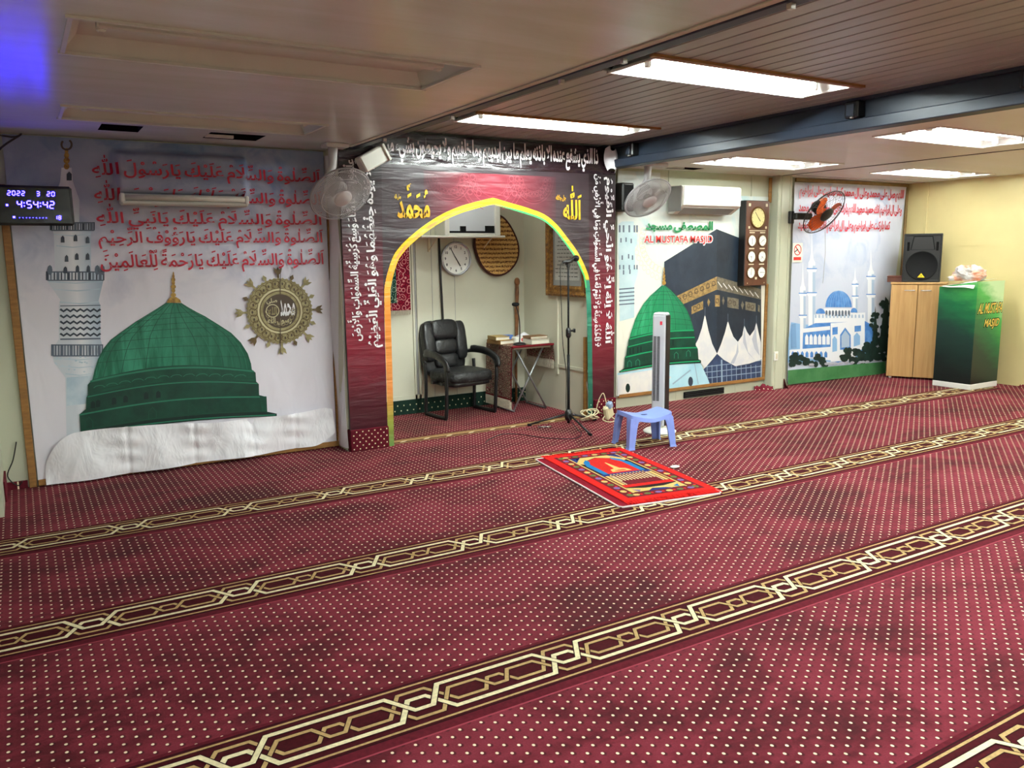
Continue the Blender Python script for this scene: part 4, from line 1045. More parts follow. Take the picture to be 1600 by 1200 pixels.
# ---- white ceiling fans
def cage_fan(name, label, loc, n, r, plate, stem_pts, cage_m, blade_m, motor_m, cap_m, spokes=104, wire=.0017, tail=.13):
    t = thing(name, label, 'fan', loc); R = aim(n); L = Vector(loc)
    if plate:
        q = mb(motor_m); q.box(Vector(plate[0])-L, plate[1], bevel=.008); q.build('mount_plate', t)
        q = mb(motor_m, True); q.tube([Vector(p)-L for p in stem_pts], [.035, .03, .026], 12); q.build('stem', t)
    q = mb(motor_m); q.lathe([(0, -tail), (.05, -tail), (.068, -tail+.02), (.07, -.05), (.05, -.03), (0, -.03)], 20, R); q.build('motor', t)
    def prof(front):
        h = .05 if front else -.055
        return [(r*f, h*math.sqrt(max(0, 1-(f**2.2)))) for f in (.3, .5, .7, .85, .95, 1)]
    for front, nm in ((0, 'back_guard'), (1, 'front_guard')):
        q = mb(cage_m, True); P = prof(front)
        for k in range(spokes):
            a = 2*PI*k/spokes; q.tube([R @ Vector((p*math.cos(a+.25*i*.2), p*math.sin(a+.25*i*.2), z)) for i, (p, z) in enumerate(P)], wire, 3, cap=False)
        for p, z in P[::2]+[P[-1]]:
            q.tube([R @ Vector((p*math.cos(2*PI*k/40), p*math.sin(2*PI*k/40), z)) for k in range(41)], wire*1.3 if p < r else .0055, 6, cap=False)
        q.build(nm, t)
    q = mb(cap_m); q.lathe([(0, .056), (r*.26, .054), (r*.30, .048), (r*.31, .04), (0, .036)], 24, R); q.build('badge', t)
    for k in range(3):
        q = mb(blade_m, True); a0 = 2*PI*k/3+.4
        def bl(u, v):
            a = a0+(u-.5)*(1.5*math.sin(PI*min(1, .2+.8*v))**.8); rr_ = r*(.14+.72*v); return R @ Vector((rr_*math.cos(a), rr_*math.sin(a), (u-.5)*.05-.004))
        q.grid(10, 8, bl); q.build('blade', t)
    q = mb(blade_m); q.lathe([(0, .02), (r*.12, .015), (r*.16, -.02), (0, -.025)], 16, R); q.build('hub', t)
    return t
M['fan_white'] = plain('fan_white', rgb(206, 204, 206), .4, .5)
M['fan_blade'] = plain('fan_blade_clear', rgb(192, 192, 190), .35, .5)
M['fan_blade'].node_tree.nodes['Principled BSDF'].inputs['Alpha'].default_value = .35
def view_normal(p, tilt, ix, iy):
    v = (Vector((0, 0, CAMH))-Vector(p)).normalized(); s = Vector((ix, iy)).normalized()
    return v*math.cos(tilt)+(CR*s.x-CU*s.y)*math.sin(tilt)
p = (1.995, 5.62, 1.935); n = view_normal(p, 1.0, .52, .86)
cage_fan('ceiling_fan', 'white caged fan hung from the left ceiling beside the arch', p, n, .222, ((2.03, 5.79, 2.285), (.17, .14, .03)), [(2.01, 5.78, 2.27), (2.0, 5.78, 2.14), (1.95, 5.74, 2.06)], M['fan_white'], M['fan_blade'], M['fan_white'], M['fan_white'])
p = (4.865, 5.72, 1.985); n = view_normal(p, 1.02, .52, .86)
cage_fan('ceiling_fan', 'white caged fan hung from the right ceiling above the pale minaret', p, n, .222, ((4.97, 5.76, 2.282), (.26, .10, .03)), [(4.90, 5.76, 2.27), (4.89, 5.76, 2.15), (4.85, 5.78, 2.08)], M['fan_white'], M['fan_blade'], M['fan_white'], M['fan_white'])
M['orange'] = plain('orange_blade', rgb(226, 96, 34), .35, .5)
M['wire_grey'] = plain('wire_grey', rgb(92, 90, 92), .35, .5, .6)
p = (7.42, 5.86, 1.91); n = view_normal(p, .95, .76, .65)
t = cage_fan('wall_fan', 'black wall fan with orange blades on the steel post', p, n, .262, None, None, M['wire_grey'], M['orange'], M['black'], M['black'], 26, .0013, .15)
L = Vector(p); q = mb(M['black']); q.bx(7.14-L.x, 7.20-L.x, 6.06-L.y, 6.10-L.y, 1.80-L.z, 1.93-L.z, bevel=.006); q.bx(7.16-L.x, 7.42-L.x, 6.0-L.y, 6.06-L.y, 1.84-L.z, 1.91-L.z, bevel=.01); q.build('wall_arm', t)
q = mb(M['grey_plastic'], True); q.tube([(.03, 0, -.2), (.04, -.01, -.4), (.035, 0, -.75)], .002, 5); q.build('pull_cord', t)

# ---- loose white covers at the arch's upper corners
q = mb(M['white_plastic']); R_ = Matrix.Rotation(-.5, 4, 'Y')
q.box((0, 0, 0), (.20, .12, .12), M4=R_, bevel=.01); q.box((.11, -.01, .0), (.02, .13, .13), M4=R_, bevel=.004)
tag(q.build('small_speaker', fix=True), 'small white box speaker under the ceiling at the top left corner of the arch', 'speaker').location = (2.34, 5.89, 2.215)
q = mb(M['sheet'], True)
q.grid(10, 14, lambda u, v: Vector(((u-.5)*(.05+.14*math.sin(PI*min(1, .12+.8*v)))+.03*v, -.02*math.sin(u*9+v*4)-.03*math.sin(PI*u), .19*(.5-v)+.02*math.sin(u*7))))
tag(q.build('rag', fix=False), 'white cloth tied at the top right corner of the arch', 'cloth').location = (4.60, 5.925, 2.325)

# ---- air conditioner
t = thing('air_conditioner', 'white split air conditioner above the red mosque name', 'air conditioner', (5.92, YW-.055, 1.88))
q = mb(M['white_plastic']); x0, x1 = -.41, .37
prof = [(0, 0), (-.07, .0), (-.17, .055), (-.19, .075), (-.195, .245), (-.175, .262), (0, .262)]
vs = []
for x in (x0, x1): vs += [(x, y, z) for y, z in prof]
m_ = len(prof)
q.add(vs, [tuple(range(m_)), tuple(range(2*m_-1, m_-1, -1))]+[(i, (i+1) % m_, m_+(i+1) % m_, m_+i) for i in range(m_)]); q.build('body', t)
q = mb(M['white_plastic']); q.bx(x0+.008, x1-.008, -.206, -.194, .072, .255, bevel=.006); q.build('front_panel', t)
q = mb(M['grey_plastic']); q.add([(x0+.05, -.072, -.002), (x1-.05, -.072, -.002), (x1-.05, -.165, .048), (x0+.05, -.165, .048)], [(0, 1, 2, 3)]); q.bx(x0+.05, x1-.05, -.168, -.160, .05, .054); q.build('outlet_flap', t)
q = mb(M['grey_plastic']); q.bx(x0-.006, x0, -.18, 0, .02, .255, bevel=.003); q.build('side_cover', t)
q = mb(M['grey_plastic']); q.bx(x0+.03, x0+.07, -.208, -.206, .082, .088); q.build('badge', t)
q = mb(M['black'], False); q.box((0, 0, 0), (.14, .12, .26), bevel=.012); q.use(M['blackmatte']); q.box((-.0, -.061, 0), (.11, .004, .22), bevel=.001)
tag(q.build('wall_speaker'), 'black box speaker on the wall behind the right white fan', 'speaker').location = (4.93, YW-.095, 2.02)

# ---- prayer-time clock board
t = thing('clock_board', 'tall brown prayer time board with one big dial and six small dials', 'clock', (6.673, 6.12, 1.59))
M['board'] = plain('dark_wood', rgb(92, 52, 38), .35, .5, scale=8, var=.25, stretch=(1, 1, .3)); M['board_side'] = plain('black_side', rgb(22, 20, 20), .4, .5)
M['cream'] = plain('cream_dial', rgb(226, 212, 150), .4, .5, var=.04); M['dialwhite'] = plain('white_dial', rgb(240, 240, 232), .3, .5, var=.02); M['brasstrim'] = plain('bronze_rim', rgb(104, 74, 34), .35, .5, .4); M['ivory'] = plain('ivory_mark', rgb(224, 210, 180), .5, .4)
q = mb(M['board_side']); q.box((0, .02, 0), (.345, .09, .88), bevel=.004); q.build('case', t)
q = mb(M['board']); q.box((0, -.027, 0), (.335, .008, .872), bevel=.003); q.build('front_board', t)
FY = Matrix.Rotation(PI/2, 4, 'X')
def dial(t, x, z, r, rim_m, face_m, h1, h2, y=-.031, name='dial'):
    M4 = Matrix.Translation((x, y, z)) @ FY
    q = mb(rim_m); q.lathe([(r, 0), (r*1.16, 0), (r*1.18, .006), (r*1.08, .012), (r, .009), (r, 0)], 28, M4); q.use(face_m, False); q.prism(ellipse(0, 0, r, r, 28), .003, M4); d = q.build(name, t)
    q = mb(M['blackmatte'])
    for a, l, w_ in ((h1, .55, .07), (h2, .8, .05)):
        R_ = M4 @ Matrix.Rotation(-a, 4, 'Z'); q.box((0, r*l/2-.004, .0055), (r*w_, r*l, .001), M4=R_)
    for k in range(12): R_ = M4 @ Matrix.Rotation(2*PI*k/12, 4, 'Z'); q.box((0, r*.86, .004), (r*.04, r*.1, .001), M4=R_)
    q.build('hands', d); return d
dial(t, 0, .265, .098, M['brasstrim'], M['cream'], 2.4, 5.6)
for k, (a, b) in enumerate([(0, 3.1), (1.2, 4.0), (4.7, 3.3), (2.5, 3.7), (3.1, .1), (4.6, 1.6)]):
    x = (-.078, .078)[k % 2]; z = (.03, -.135, -.30)[k//2]; dial(t, x, z, .056, M['brasstrim'], M['dialwhite'], a, b)
for x in (-.078, .078):
    for z in (.112, -.052, -.215): q = mb(M['ivory']); q.box((x, -.032, z), (.075, .002, .012)); q.build('name_strip', t)
q = mb(M['ivory']); q.box((0, -.032, .132), (.24, .002, .008)); q.build('name_strip', t)
q = mb(M['ivory']); q.box((0, -.032, -.36), (.03, .002, .024)); q.build('maker_mark', t)
for x in (-.125, .125):
    for z, d_ in ((.395, .03), (.165, .024), (-.41, .01)): q = mb(M['ivory']); q.box((x, -.032, z), (d_, .002, d_), M4=None); q.build('corner_ornament', t)

# ---- switch, sign, low wall vent
t = thing('light_switch', 'small white light switch low on the steel post', 'switch', (7.03, 6.09, .375))
q = mb(M['white_plastic']); q.box((0, 0, 0), (.06, .014, .10), bevel=.004); q.build('plate', t); q = mb(M['ivory']); q.box((0, -.008, 0), (.025, .008, .06), bevel=.003); q.build('rocker', t)
t = thing('no_smoking_sign', 'small white sign with a red prohibition circle under the wall fan', 'sign', (7.41, YW-.04, 1.49))
q = mb(M['white_plastic']); q.box((0, 0, 0), (.16, .006, .21)); q.build('plate', t)
q = mb(PR['scarlet']); M4 = Matrix.Translation((0, -.004, .03)) @ FY; q.lathe([(.05, 0), (.06, 0), (.06, .001), (.05, .001), (.05, 0)], 28, M4); q.box((0, 0, .0005), (.012, .1, .001), M4=M4 @ Matrix.Rotation(.8, 4, 'Z')); q.box((0, -.004, -.065), (.12, .002, .035)); q.build('marking', t)
q = mb(M['blackmatte']); q.box((-.01, -.005, .03), (.06, .001, .01), M4=Matrix.Rotation(-.5, 4, 'Y')); q.build('cigarette_mark', t)
q = mb(M['blackmatte']); q.box((0, 0, 0), (.57, .02, .065), bevel=.004)
for k in range(3): q.use(M['black']); q.box((0, -.011, -.02+.02*k), (.55, .003, .005))
tag(q.build('wall_vent'), 'long black vent low on the wall under the Kaaba banner', 'vent').location = (6.09, YW-.011, .045)

# ================================================================= IN THE NICHE
t = thing('wall_clock', 'round white wall clock with black numerals in the niche', 'clock', (3.648, YN-.03, 1.473))
M['silver'] = plain('silver_rim', rgb(196, 198, 204), .25, .5, .7)
q = mb(M['silver']); q.lathe([(.145, 0), (.16, 0), (.165, .012), (.158, .026), (.146, .022), (.145, 0)], 40, FY); q.build('rim', t)
q = mb(M['dialwhite']); q.prism(ellipse(0, 0, .147, .147, 40), .006, Matrix.Translation((0, .02, 0)) @ FY); q.prism(ellipse(0, 0, .147, .147, 40), .004, Matrix.Translation((0, 0, 0)) @ FY); q.build('dial', t)
q = mb(M['blackmatte'])
for h in range(1, 13):
    a = 2*PI*h/12; vs, fs, (a0, b0, a1, b1) = latin(str(h), .03); s_ = .034; cx_, cz_ = .113*math.sin(a), .113*math.cos(a)
    q.add([(cx_+(u-(a0+a1)/2)*s_, -.0045, cz_+(v-(b0+b1)/2)*s_) for u, v in vs], fs)
for k in range(60): a = 2*PI*k/60; q.box((.139*math.sin(a), -.0045, .139*math.cos(a)), (.002, .001, .002))
q.build('numerals', t, fix=False)
for a, l, w_, nm in ((4.92/12*2*PI, .085, .008, 'hour_hand'), (55/60*2*PI, .118, .006, 'minute_hand')):
    q = mb(M['blackmatte']); q.box((0, 0, l/2-.015), (w_, .002, l+.03), M4=Matrix.Translation((0, -.009, 0)) @ Matrix.Rotation(a, 4, 'Y')); q.build(nm, t)
# woven plaque
t = thing('woven_plaque', 'large leaf shaped woven straw plaque hanging beside the niche clock', 'wall decoration', (4.10, YN-.03, 1.58))
n_ = NT('woven_straw'); X, Y, Z = n_.xyz()
rows = n_.math('SINE', n_.math('ADD', n_.math('MULTIPLY', Z, 145), n_.math('MULTIPLY', n_.noise(9, 2), 2.0))); cols = n_.math('SINE', n_.math('ADD', n_.math('MULTIPLY', X, 300), n_.math('MULTIPLY', n_.math('FLOOR', n_.math('MULTIPLY', Z, 23)), 1.7)))
wv = n_.math('ADD', n_.math('MULTIPLY', rows, .42), n_.math('MULTIPLY', n_.math('SUBTRACT', n_.noise(60, 3, .7, vec=n_.mapped((1, 1, 1.6))), .42), 3.2))
n_.set(n_.ramp(n_.mr(wv, -1, 1), [(.2, rgb(52, 30, 26)), (.42, rgb(112, 70, 44)), (.58, rgb(196, 150, 84)), (.85, rgb(220, 180, 112))]), .8, .2); n_.bump(wv, .6, .01); M['straw'] = n_.m
P = smooth_path([(-.02, 0, .31), (.07, 0, .29), (.16, 0, .20), (.235, 0, .06), (.25, 0, -.05), (.22, 0, -.15), (.13, 0, -.24), (.02, 0, -.275), (-.08, 0, -.255), (-.16, 0, -.19), (-.215, 0, -.09), (-.245, 0, .04), (-.22, 0, .16), (-.14, 0, .26), (-.02, 0, .31)], 4)[:-1]
q = mb(M['straw']); q.prism([(v.x, v.z) for v in P], .018, FY); q.build('weave', t)
q = mb(plain('dark_straw', rgb(82, 46, 40), .8, .2, scale=60, var=.5), True); q.tube([(v.x, -.008, v.z) for v in P]+[(P[0].x, -.008, P[0].z)], .014, 6, cap=False); q.build('braided_edge', t)
q = mb(M['straw'], True); q.tube([(-.03, 0, .30), (-.03, 0, .34), (-.0, 0, .37), (.03, 0, .34), (.02, 0, .30)], .014, 6); q.build('hanging_loop', t)
# wall unit over the clock
t = thing('wall_unit', 'white framed wall unit with a glossy panel above the niche clock', 'wall unit', (3.745, YN-.12, 1.69))
q = mb(M['white_plastic']); q.bx(-.30, -.25, -.1, .12, 0, .45, bevel=.006); q.bx(.245, .30, -.1, .12, 0, .45, bevel=.006); q.bx(-.25, .245, -.09, .12, 0, .02); q.bx(-.25, .245, -.09, .12, .43, .45); q.build('frame', t)
M['glosspanel'] = plain('gloss_panel', rgb(216, 222, 228), .08, .6, var=.02)
q = mb(M['glosspanel']); q.bx(-.25, .245, -.075, -.06, .02, .43); q.build('panel', t)
q = mb(M['blackmatte']); q.bx(-.245, .24, -.085, -.076, .022, .04); q.bx(-.13, -.07, -.085, -.076, .04, .085); q.bx(.14, .24, -.085, -.076, .04, .09); q.build('dark_blocks', t)  # flat black blocks along the foot of the panel
q = mb(M['white_plastic']); q.bx(-.55, .34, -.12, .12, -.022, -.002, bevel=.004); q.build('shelf', t)
for x in (-.38, .2):
    q = mb(M['ivory']); q.bx(x, x+.02, .10, .12, -.15, -.022); q.tube([(x+.01, .1, -.13), (x+.01, -.08, -.025)], .006, 6); q.build('bracket', t)
q = mb(M['black'], True); q.tube([(3.478, YN-.02, 1.675), (3.486, YN-.022, 1.3), (3.50, YN-.02, .9), (3.51, YN-.02, .2)], .011, 8)
tag(q.build('power_cable', origin=(3.49, YN-.02, .2)), 'thick black cable running down the niche wall behind the chair', 'cable')
# hanging prayer rug in the niche
def weave_mat(name, cols, scale=40):
    n_ = NT(name); v = n_.new('ShaderNodeTexVoronoi'); n_.put(v.inputs['Vector'], n_.mapped((1, 1, 1))); v.inputs['Scale'].default_value = scale
    f = n_.math('FRACT', n_.math('ADD', n_.math('MULTIPLY', v.outputs['Distance'], 2.2), n_.noise(scale*.5, 3)))
    k = len(cols); rc = n_.ramp(f, [(i/k, rgb(*c)) for i, c in enumerate(cols)]); rc.node.color_ramp.interpolation = 'CONSTANT'; n_.set(rc, .95, .1); n_.bump(n_.noise(200, 2), .3, .004); return n_.m
M['rug_red'] = weave_mat('rug_red', [(96, 16, 36), (150, 26, 52), (206, 150, 150), (132, 22, 46)], 24); M['rug_green'] = weave_mat('rug_green', [(20, 52, 48), (40, 84, 72), (140, 160, 140), (28, 66, 58)], 24)
M['fringe'] = plain('fringe', rgb(214, 206, 186), .9, .1, scale=60, var=.25)
t = thing('hanging_rug', 'red and green prayer rug hung on the niche wall at the left', 'rug', (2.86, YN-.02, 1.0))
q = mb(M['rug_red']); q.bx(-.28, .30, -.012, 0, 0, .84); q.build('border', t); q = mb(M['rug_green']); q.bx(-.19, .16, -.015, -.010, .07, .80); q.build('field', t)
q = mb(M['rug_red']); q.bx(-.12, .09, -.018, -.014, .14, .80); q.build('inner_panel', t)
q = mb(M['fringe'])
for k in range(58): q.box((-.275+.01*k, -.006, -.022), (.005, .006, .045))
q.build('fringe', t)
# gilded picture on the niche's right wall
t = thing('picture_frame', 'large gilded picture frame with pale calligraphy on the niche right wall', 'picture', (4.435, 6.33, 1.56))
n_ = NT('gilded_wood'); gn = n_.noise(14, 5, .7, vec=n_.mapped((1, 1, 1)), dist=1.5); n_.set(n_.ramp(gn, [(.3, rgb(66, 40, 14)), (.5, rgb(132, 88, 34)), (.7, rgb(190, 142, 62))]), .4, .5, .25); n_.bump(gn, .8, .02); M['gilt'] = n_.m
q = MB(); q.use(M['gilt'])
Wd, Hd, fw = .335, .45, .10
for (a, b) in (((-Wd, -Hd), (Wd, -Hd)), ((Wd, -Hd), (Wd, Hd)), ((Wd, Hd), (-Wd, Hd)), ((-Wd, Hd), (-Wd, -Hd))):
    A0, B0 = Vector(a), Vector(b); d = (B0-A0).normalized(); nn = Vector((-d.y, d.x))
    rows_ = []
    for off, x in ((0, 0), (0, -.035), (.02, -.05), (.05, -.035), (.075, -.04), (fw, -.015)):
        pa = A0+nn*off+d*off; pb = B0+nn*off-d*off; rows_.append(((x, pa.x, pa.y), (x, pb.x, pb.y)))
    for i in range(5): q.add([rows_[i][0], rows_[i][1], rows_[i+1][1], rows_[i+1][0]], [(0, 1, 2, 3)])
q.build('frame', t, fix=False)
M['picmat'] = plain('picture_mount', rgb(150, 152, 150), .4, .4, var=.08); M['picsheet'] = plain('picture_sheet', rgb(198, 200, 196), .3, .5, scale=60, var=.18)
q = mb(M['picmat']); q.bx(-.012, 0, -.25, .25, -.36, .36); q.build('mount', t)
q = mb(M['picsheet']); q.bx(-.016, -.012, -.20, .20, -.30, .30)
q.use(M['blackmatte']); rr = random.Random(5)
for k in range(14):
    z = .20-.036*k; y = -.17
    while y < .15: l = rr.uniform(.02, .06); q.bx(-.0165, -.016, y, y+l, z, z+.006); y += l+.012
q.build('sheet', t); q = mb(M['dialwhite'])
vs, fs, (a0, b0, a1, b1) = arabic('الله', .03); q.add([(-.017, -.1+.2*(1-(u-a0)/(a1-a0)), .235+.06*(v-b0)/(b1-b0)) for u, v in vs], fs); q.build('calligraphy', t, fix=False)
# office chair
t = thing('office_chair', 'black leather armchair with worn seat in the niche', 'chair', (3.53, 6.83, 0), math.radians(8))
n_ = NT('black_leather'); ln = n_.noise(18, 4, .6, dist=1.2); n_.set(rgb(24, 24, 26), n_.mr(ln, .35, .65, .28, .5), .5); n_.bump(n_.math('ADD', n_.noise(5, 3, dist=1.5), n_.math('MULTIPLY', n_.noise(90, 2), .15)), .45, .02); M['leather'] = n_.m
n_ = NT('worn_leather'); ln = n_.noise(16, 5, .65, dist=1.4); n_.set(n_.ramp(ln, [(.35, rgb(14, 14, 15)), (.6, rgb(34, 34, 36)), (.72, rgb(120, 118, 116))]), .45, .5); n_.bump(ln, .7, .015); M['leather_worn'] = n_.m
q = mb(M['leather_worn']); pad(q, (0, -.01, .385), (.50, .48, .12), e=.45); q.build('seat', t, label='cracked black leather seat cushion')
q = mb(M['leather']); pad(q, (0, 0, .325), (.46, .44, .06), e=.35); q.build('seat_base', t)
Rb = Matrix.Translation((0, .20, .36)) @ Matrix.Rotation(-.18, 4, 'X')
q = mb(M['leather']); pad(q, (0, .05, .27), (.50, .09, .56), Rb, e=.5, nu=24, nv=18); b = q.build('backrest', t)
for c, s, nm in (((0, -.01, .44), (.31, .11, .20), 'head_cushion'), ((0, -.005, .28), (.27, .09, .15), 'back_cushion'), ((0, 0, .14), (.27, .09, .14), 'lumbar_cushion'), ((-.185, 0, .33), (.13, .10, .38), 'side_cushion'), ((.185, 0, .33), (.13, .10, .38), 'side_cushion')):
    q = mb(M['leather']); pad(q, c, s, Rb, e=.55); q.build(nm, b)
for s in (-1, 1):
    q = mb(M['black'], True); q.tube(smooth_path([(s*.285, .17, .50), (s*.285, .16, .30), (s*.285, .17, .04), (s*.285, .13, .018), (s*.285, -.12, .018), (s*.285, -.165, .03), (s*.285, -.18, .20), (s*.29, -.19, .42), (s*.29, -.15, .53), (s*.285, 0, .575), (s*.27, .16, .58), (s*.24, .24, .57)], 5), .019, 8, flat=.8); f_ = q.build('side_frame', t)
    q = mb(M['leather'], True); q.tube(smooth_path([(s*.29, -.21, .455), (s*.295, -.19, .53), (s*.29, -.06, .585), (s*.28, .08, .60), (s*.27, .18, .60)], 5), [.028]+[.034]*18+[.03]*2, 10, flat=.6); q.build('armrest', t)
    q = mb(M['black']); q.box((s*.26, .05, .33), (.06, .035, .025)); q.box((s*.26, -.1, .33), (.06, .035, .025)); q.build('crossbar', t)
# folding table and its cloth
TX0, TX1, TY0, TY1, TZ = 3.95, 4.395, 6.55, 7.03, .645
t = thing('folding_table', 'small folding table with crossed metal legs in the niche', 'table', ((TX0+TX1)/2, (TY0+TY1)/2, 0))
cx_, cy_ = (TX0+TX1)/2, (TY0+TY1)/2; hw, hd = (TX1-TX0)/2, (TY1-TY0)/2
M['tabletop'] = plain('table_board', rgb(150, 140, 120), .5, .4)
q = mb(M['tabletop']); q.box((0, 0, TZ-.02), (TX1-TX0-.02, TY1-TY0-.02, .025), bevel=.006); q.build('tabletop', t)
M['steelpipe'] = plain('steel_pipe', rgb(168, 170, 172), .3, .5, .7)
for y in (-hd+.06, hd-.07):
    for a, b_ in ((-.17, .19), (.17, -.19)):
        q = mb(M['steelpipe'], True); q.tube([(a*.95, y+(.012 if a > 0 else -.012), TZ-.035), (b_*.95, y+(.012 if a > 0 else -.012), .012)], .0095, 8); q.build('leg', t)
for x in (-.18, .18): q = mb(M['steelpipe'], True); q.tube([(x, -hd+.06, .012), (x, hd-.07, .012)], .0095, 8); q.build('foot_bar', t)
M['persian'] = weave_mat('persian_weave', [(50, 36, 34), (150, 138, 112), (104, 22, 44), (196, 186, 160), (66, 48, 44), (136, 32, 60), (120, 112, 90)], 30); M['wine'] = plain('wine_border', rgb(112, 26, 34), .9, .1, scale=40)
t = thing('table_cloth', 'dark patterned rug with cream fringe draped over the folding table', 'cloth', (cx_, cy_, TZ))
q = MB(); q.use(M['persian'])
q.bx(-hw-.012, hw+.012, -hd-.01, hd+.01, -.007, .006, bevel=.005); q.build('top_cover', t)
def drape(x, z0, z1, nm):
    q = mb(M['persian'], True); q.grid(24, 16, lambda u, v: Vector((x+math.copysign(.006+.012*v*(1+math.sin(u*7+1)*.4), x), -hd-.01+(2*hd+.02)*u, z0+(z1-z0)*v))); d = q.build(nm, t, fix=False)
    q = mb(M['wine'], True)
    q.grid(2, 16, lambda u, v: Vector((x+math.copysign(.009+.012*v*1.3, x), -hd-.012+.02*u, z0+(z1-z0)*v))); q.grid(24, 1, lambda u, v: Vector((x+math.copysign(.024, x), -hd-.01+(2*hd+.02)*u, z1+.03*(1-v)-.012))); q.build('woven_border', d, fix=False)
    q = mb(M['fringe']); n = 60
    for k in range(n): q.box((x+math.copysign(.02+.004*(k % 3), x), -hd+2*hd*(k+.5)/n, z1-.042), (.006, .0062, .088))
    q.build('fringe', d, label='cream fringe')
drape(-hw-.006, 0, -TZ+.13, 'left_drape'); drape(hw-.004, 0, -.16, 'right_drape')
q = mb(M['wine']); q.bx(-hw-.014, hw+.014, -hd-.016, -hd-.008, -.012, .008, bevel=.003); q.build('front_border', t)
# things on the table
TT = TZ+.0065
def book(label, x, y, z, w_, d_, h, rz, cover, group='books on the niche table'):
    t = thing('book', label, 'book', (x, y, z), rz, group)
    q = mb(cover); q.box((0, 0, .002), (w_, d_, .004)); q.box((0, 0, h-.002), (w_, d_, .004)); q.box((-w_/2+.002, 0, h/2), (.004, d_, h)); q.build('cover', t)
    q = mb(M['paper']); q.box((.002, 0, h/2), (w_-.012, d_-.014, h-.008)); q.build('pages', t); return t
M['paper'] = plain('paper_edge', rgb(232, 226, 208), .8, .2, scale=90, var=.12, stretch=(.1, .1, 6))
c1 = plain('book_tan', rgb(150, 112, 66), .5, .4); c2 = plain('book_gold', rgb(186, 156, 92), .45, .4); c3 = plain('book_white', rgb(222, 216, 200), .5, .4); c4 = plain('book_brown', rgb(142, 104, 66), .5, .4)
book('tan book at the bottom of the left pile on the niche table', 3.985, 6.84, TT, .17, .22, .038, .12, c1); book('gold edged book on top of the left pile on the niche table', 3.97, 6.85, TT+.039, .15, .20, .034, -.1, c2)
book('thick white book at the bottom of the right pile on the niche table', 4.27, 6.64, TT, .22, .15, .048, .08, c3); book('thin brown book on top of the right pile on the niche table', 4.265, 6.65, TT+.049, .20, .14, .026, .02, c4)
q = mb(plain('blue_box', rgb(96, 132, 206), .4, .4)); q.box((0, 0, .035), (.10, .07, .07), bevel=.006); tag(q.build('blue_box'), 'small blue box on the niche table behind the microphone', 'box').location = (4.11, 6.92, TT)
t = thing('tissue_pack', 'white tissue pack with a red spot beside the table microphone', 'tissues', (4.135, 6.75, TT))
q = mb(M['white_plastic']); q.box((0, 0, .032), (.12, .08, .064), bevel=.01); q.build('packet', t); q = mb(PR['scarlet']); q.prism(ellipse(0, 0, .018, .018, 16), .002, Matrix.Translation((.025, -.040, .035)) @ FY); q.build('red_spot', t)
q = mb(M['sheet'], True); q.grid(12, 12, lambda u, v: Vector(((u-.5)*.2, (v-.5)*.16, .035+.055*math.exp(-((u-.45)**2+(v-.5)**2)*9)+.012*math.sin(u*13)*math.cos(v*9)))); tag(q.build('paper_tissue', fix=False), 'crumpled white tissue lying behind the right pile of books', 'tissue').location = (4.28, 6.86, TT)
t = thing('table_microphone', 'black gooseneck microphone standing on the niche table', 'microphone', (4.055, 6.60, TT))
q = mb(M['black']); q.lathe([(0, 0), (.062, 0), (.065, .008), (.05, .02), (.015, .028), (0, .028)], 24); q.build('base', t)
q = mb(M['black'], True); q.tube(smooth_path([(0, 0, .025), (.004, 0, .12), (.0, 0, .24), (-.02, 0, .33), (-.045, -.01, .375)], 5), .006, 7); q.build('gooseneck', t)
q = mb(M['blackmatte']); pad(q, (-.052, -.02, .39), (.075, .05, .038), Matrix.Identity(4), .8, 14, 8); q.build('microphone_head', t)
t = thing('walking_stick', 'carved brown walking stick leaning in the niche corner', 'stick', (4.30, 7.06, 0))
M['carved'] = plain('carved_wood', rgb(140, 92, 56), .5, .4, scale=18, var=.45)
q = mb(M['carved'], True); q.tube([(-.01, 0, 0), (.0, .01, .45), (.018, .02, .80), (.022, .022, .95), (.026, .024, 1.02), (.03, .026, 1.12), (.034, .03, 1.2)], [.012, .014, .018, .024, .017, .021, .018], 10); q.build('shaft', t)
q = mb(M['carved']); pad(q, (.035, .03, 1.235), (.055, .055, .08), e=.9, nu=14, nv=10); q.build('knob', t)
# ================================================================= ON THE CARPET
# ---- microphone stand
B = Vector((4.085, 5.83, 0))
t = thing('microphone_stand', 'tall black microphone stand on a tripod in front of the arch', 'microphone stand', B)
top = Vector((.012, .02, 1.40))
q = mb(M['blackmatte'], True); q.tube([(0, 0, .02), top*.45], .013, 10); q.build('lower_pole', t)
q = mb(M['blackmatte'], True); q.tube([top*.44, top], .009, 10); q.build('upper_pole', t)
q = mb(M['black']); q.lathe([(0, 0), (.014, 0), (.024, .02), (.024, .07), (.016, .09), (0, .09)], 14, Matrix.Translation(top*.555) @ Matrix.Identity(4)); q.box(top*.6+Vector((.03, -.01, .0)), (.05, .015, .018), bevel=.004); q.box(top*.6+Vector((.055, -.01, .0)), (.012, .035, .035), bevel=.005); q.build('height_clutch', t)
q = mb(M['black']); q.lathe([(.014, .04), (.03, .05), (.038, .08), (.034, .12), (.018, .145), (.014, .145)], 14); q.build('tripod_hub', t)
for e in (Vector((3.985, 5.36, .012)), Vector((3.76, 6.0, .012)), Vector((4.41, 5.86, .012))):
    d = e-B; q = mb(M['black'], True); q.tube([(d.x*.06, d.y*.06, .10), d*.94+Vector((0, 0, .004))], .009, 8); l_ = q.build('leg', t)
    q = mb(M['blackmatte'], True); q.tube([d*.9, d], .012, 8); q.build('rubber_foot', l_)
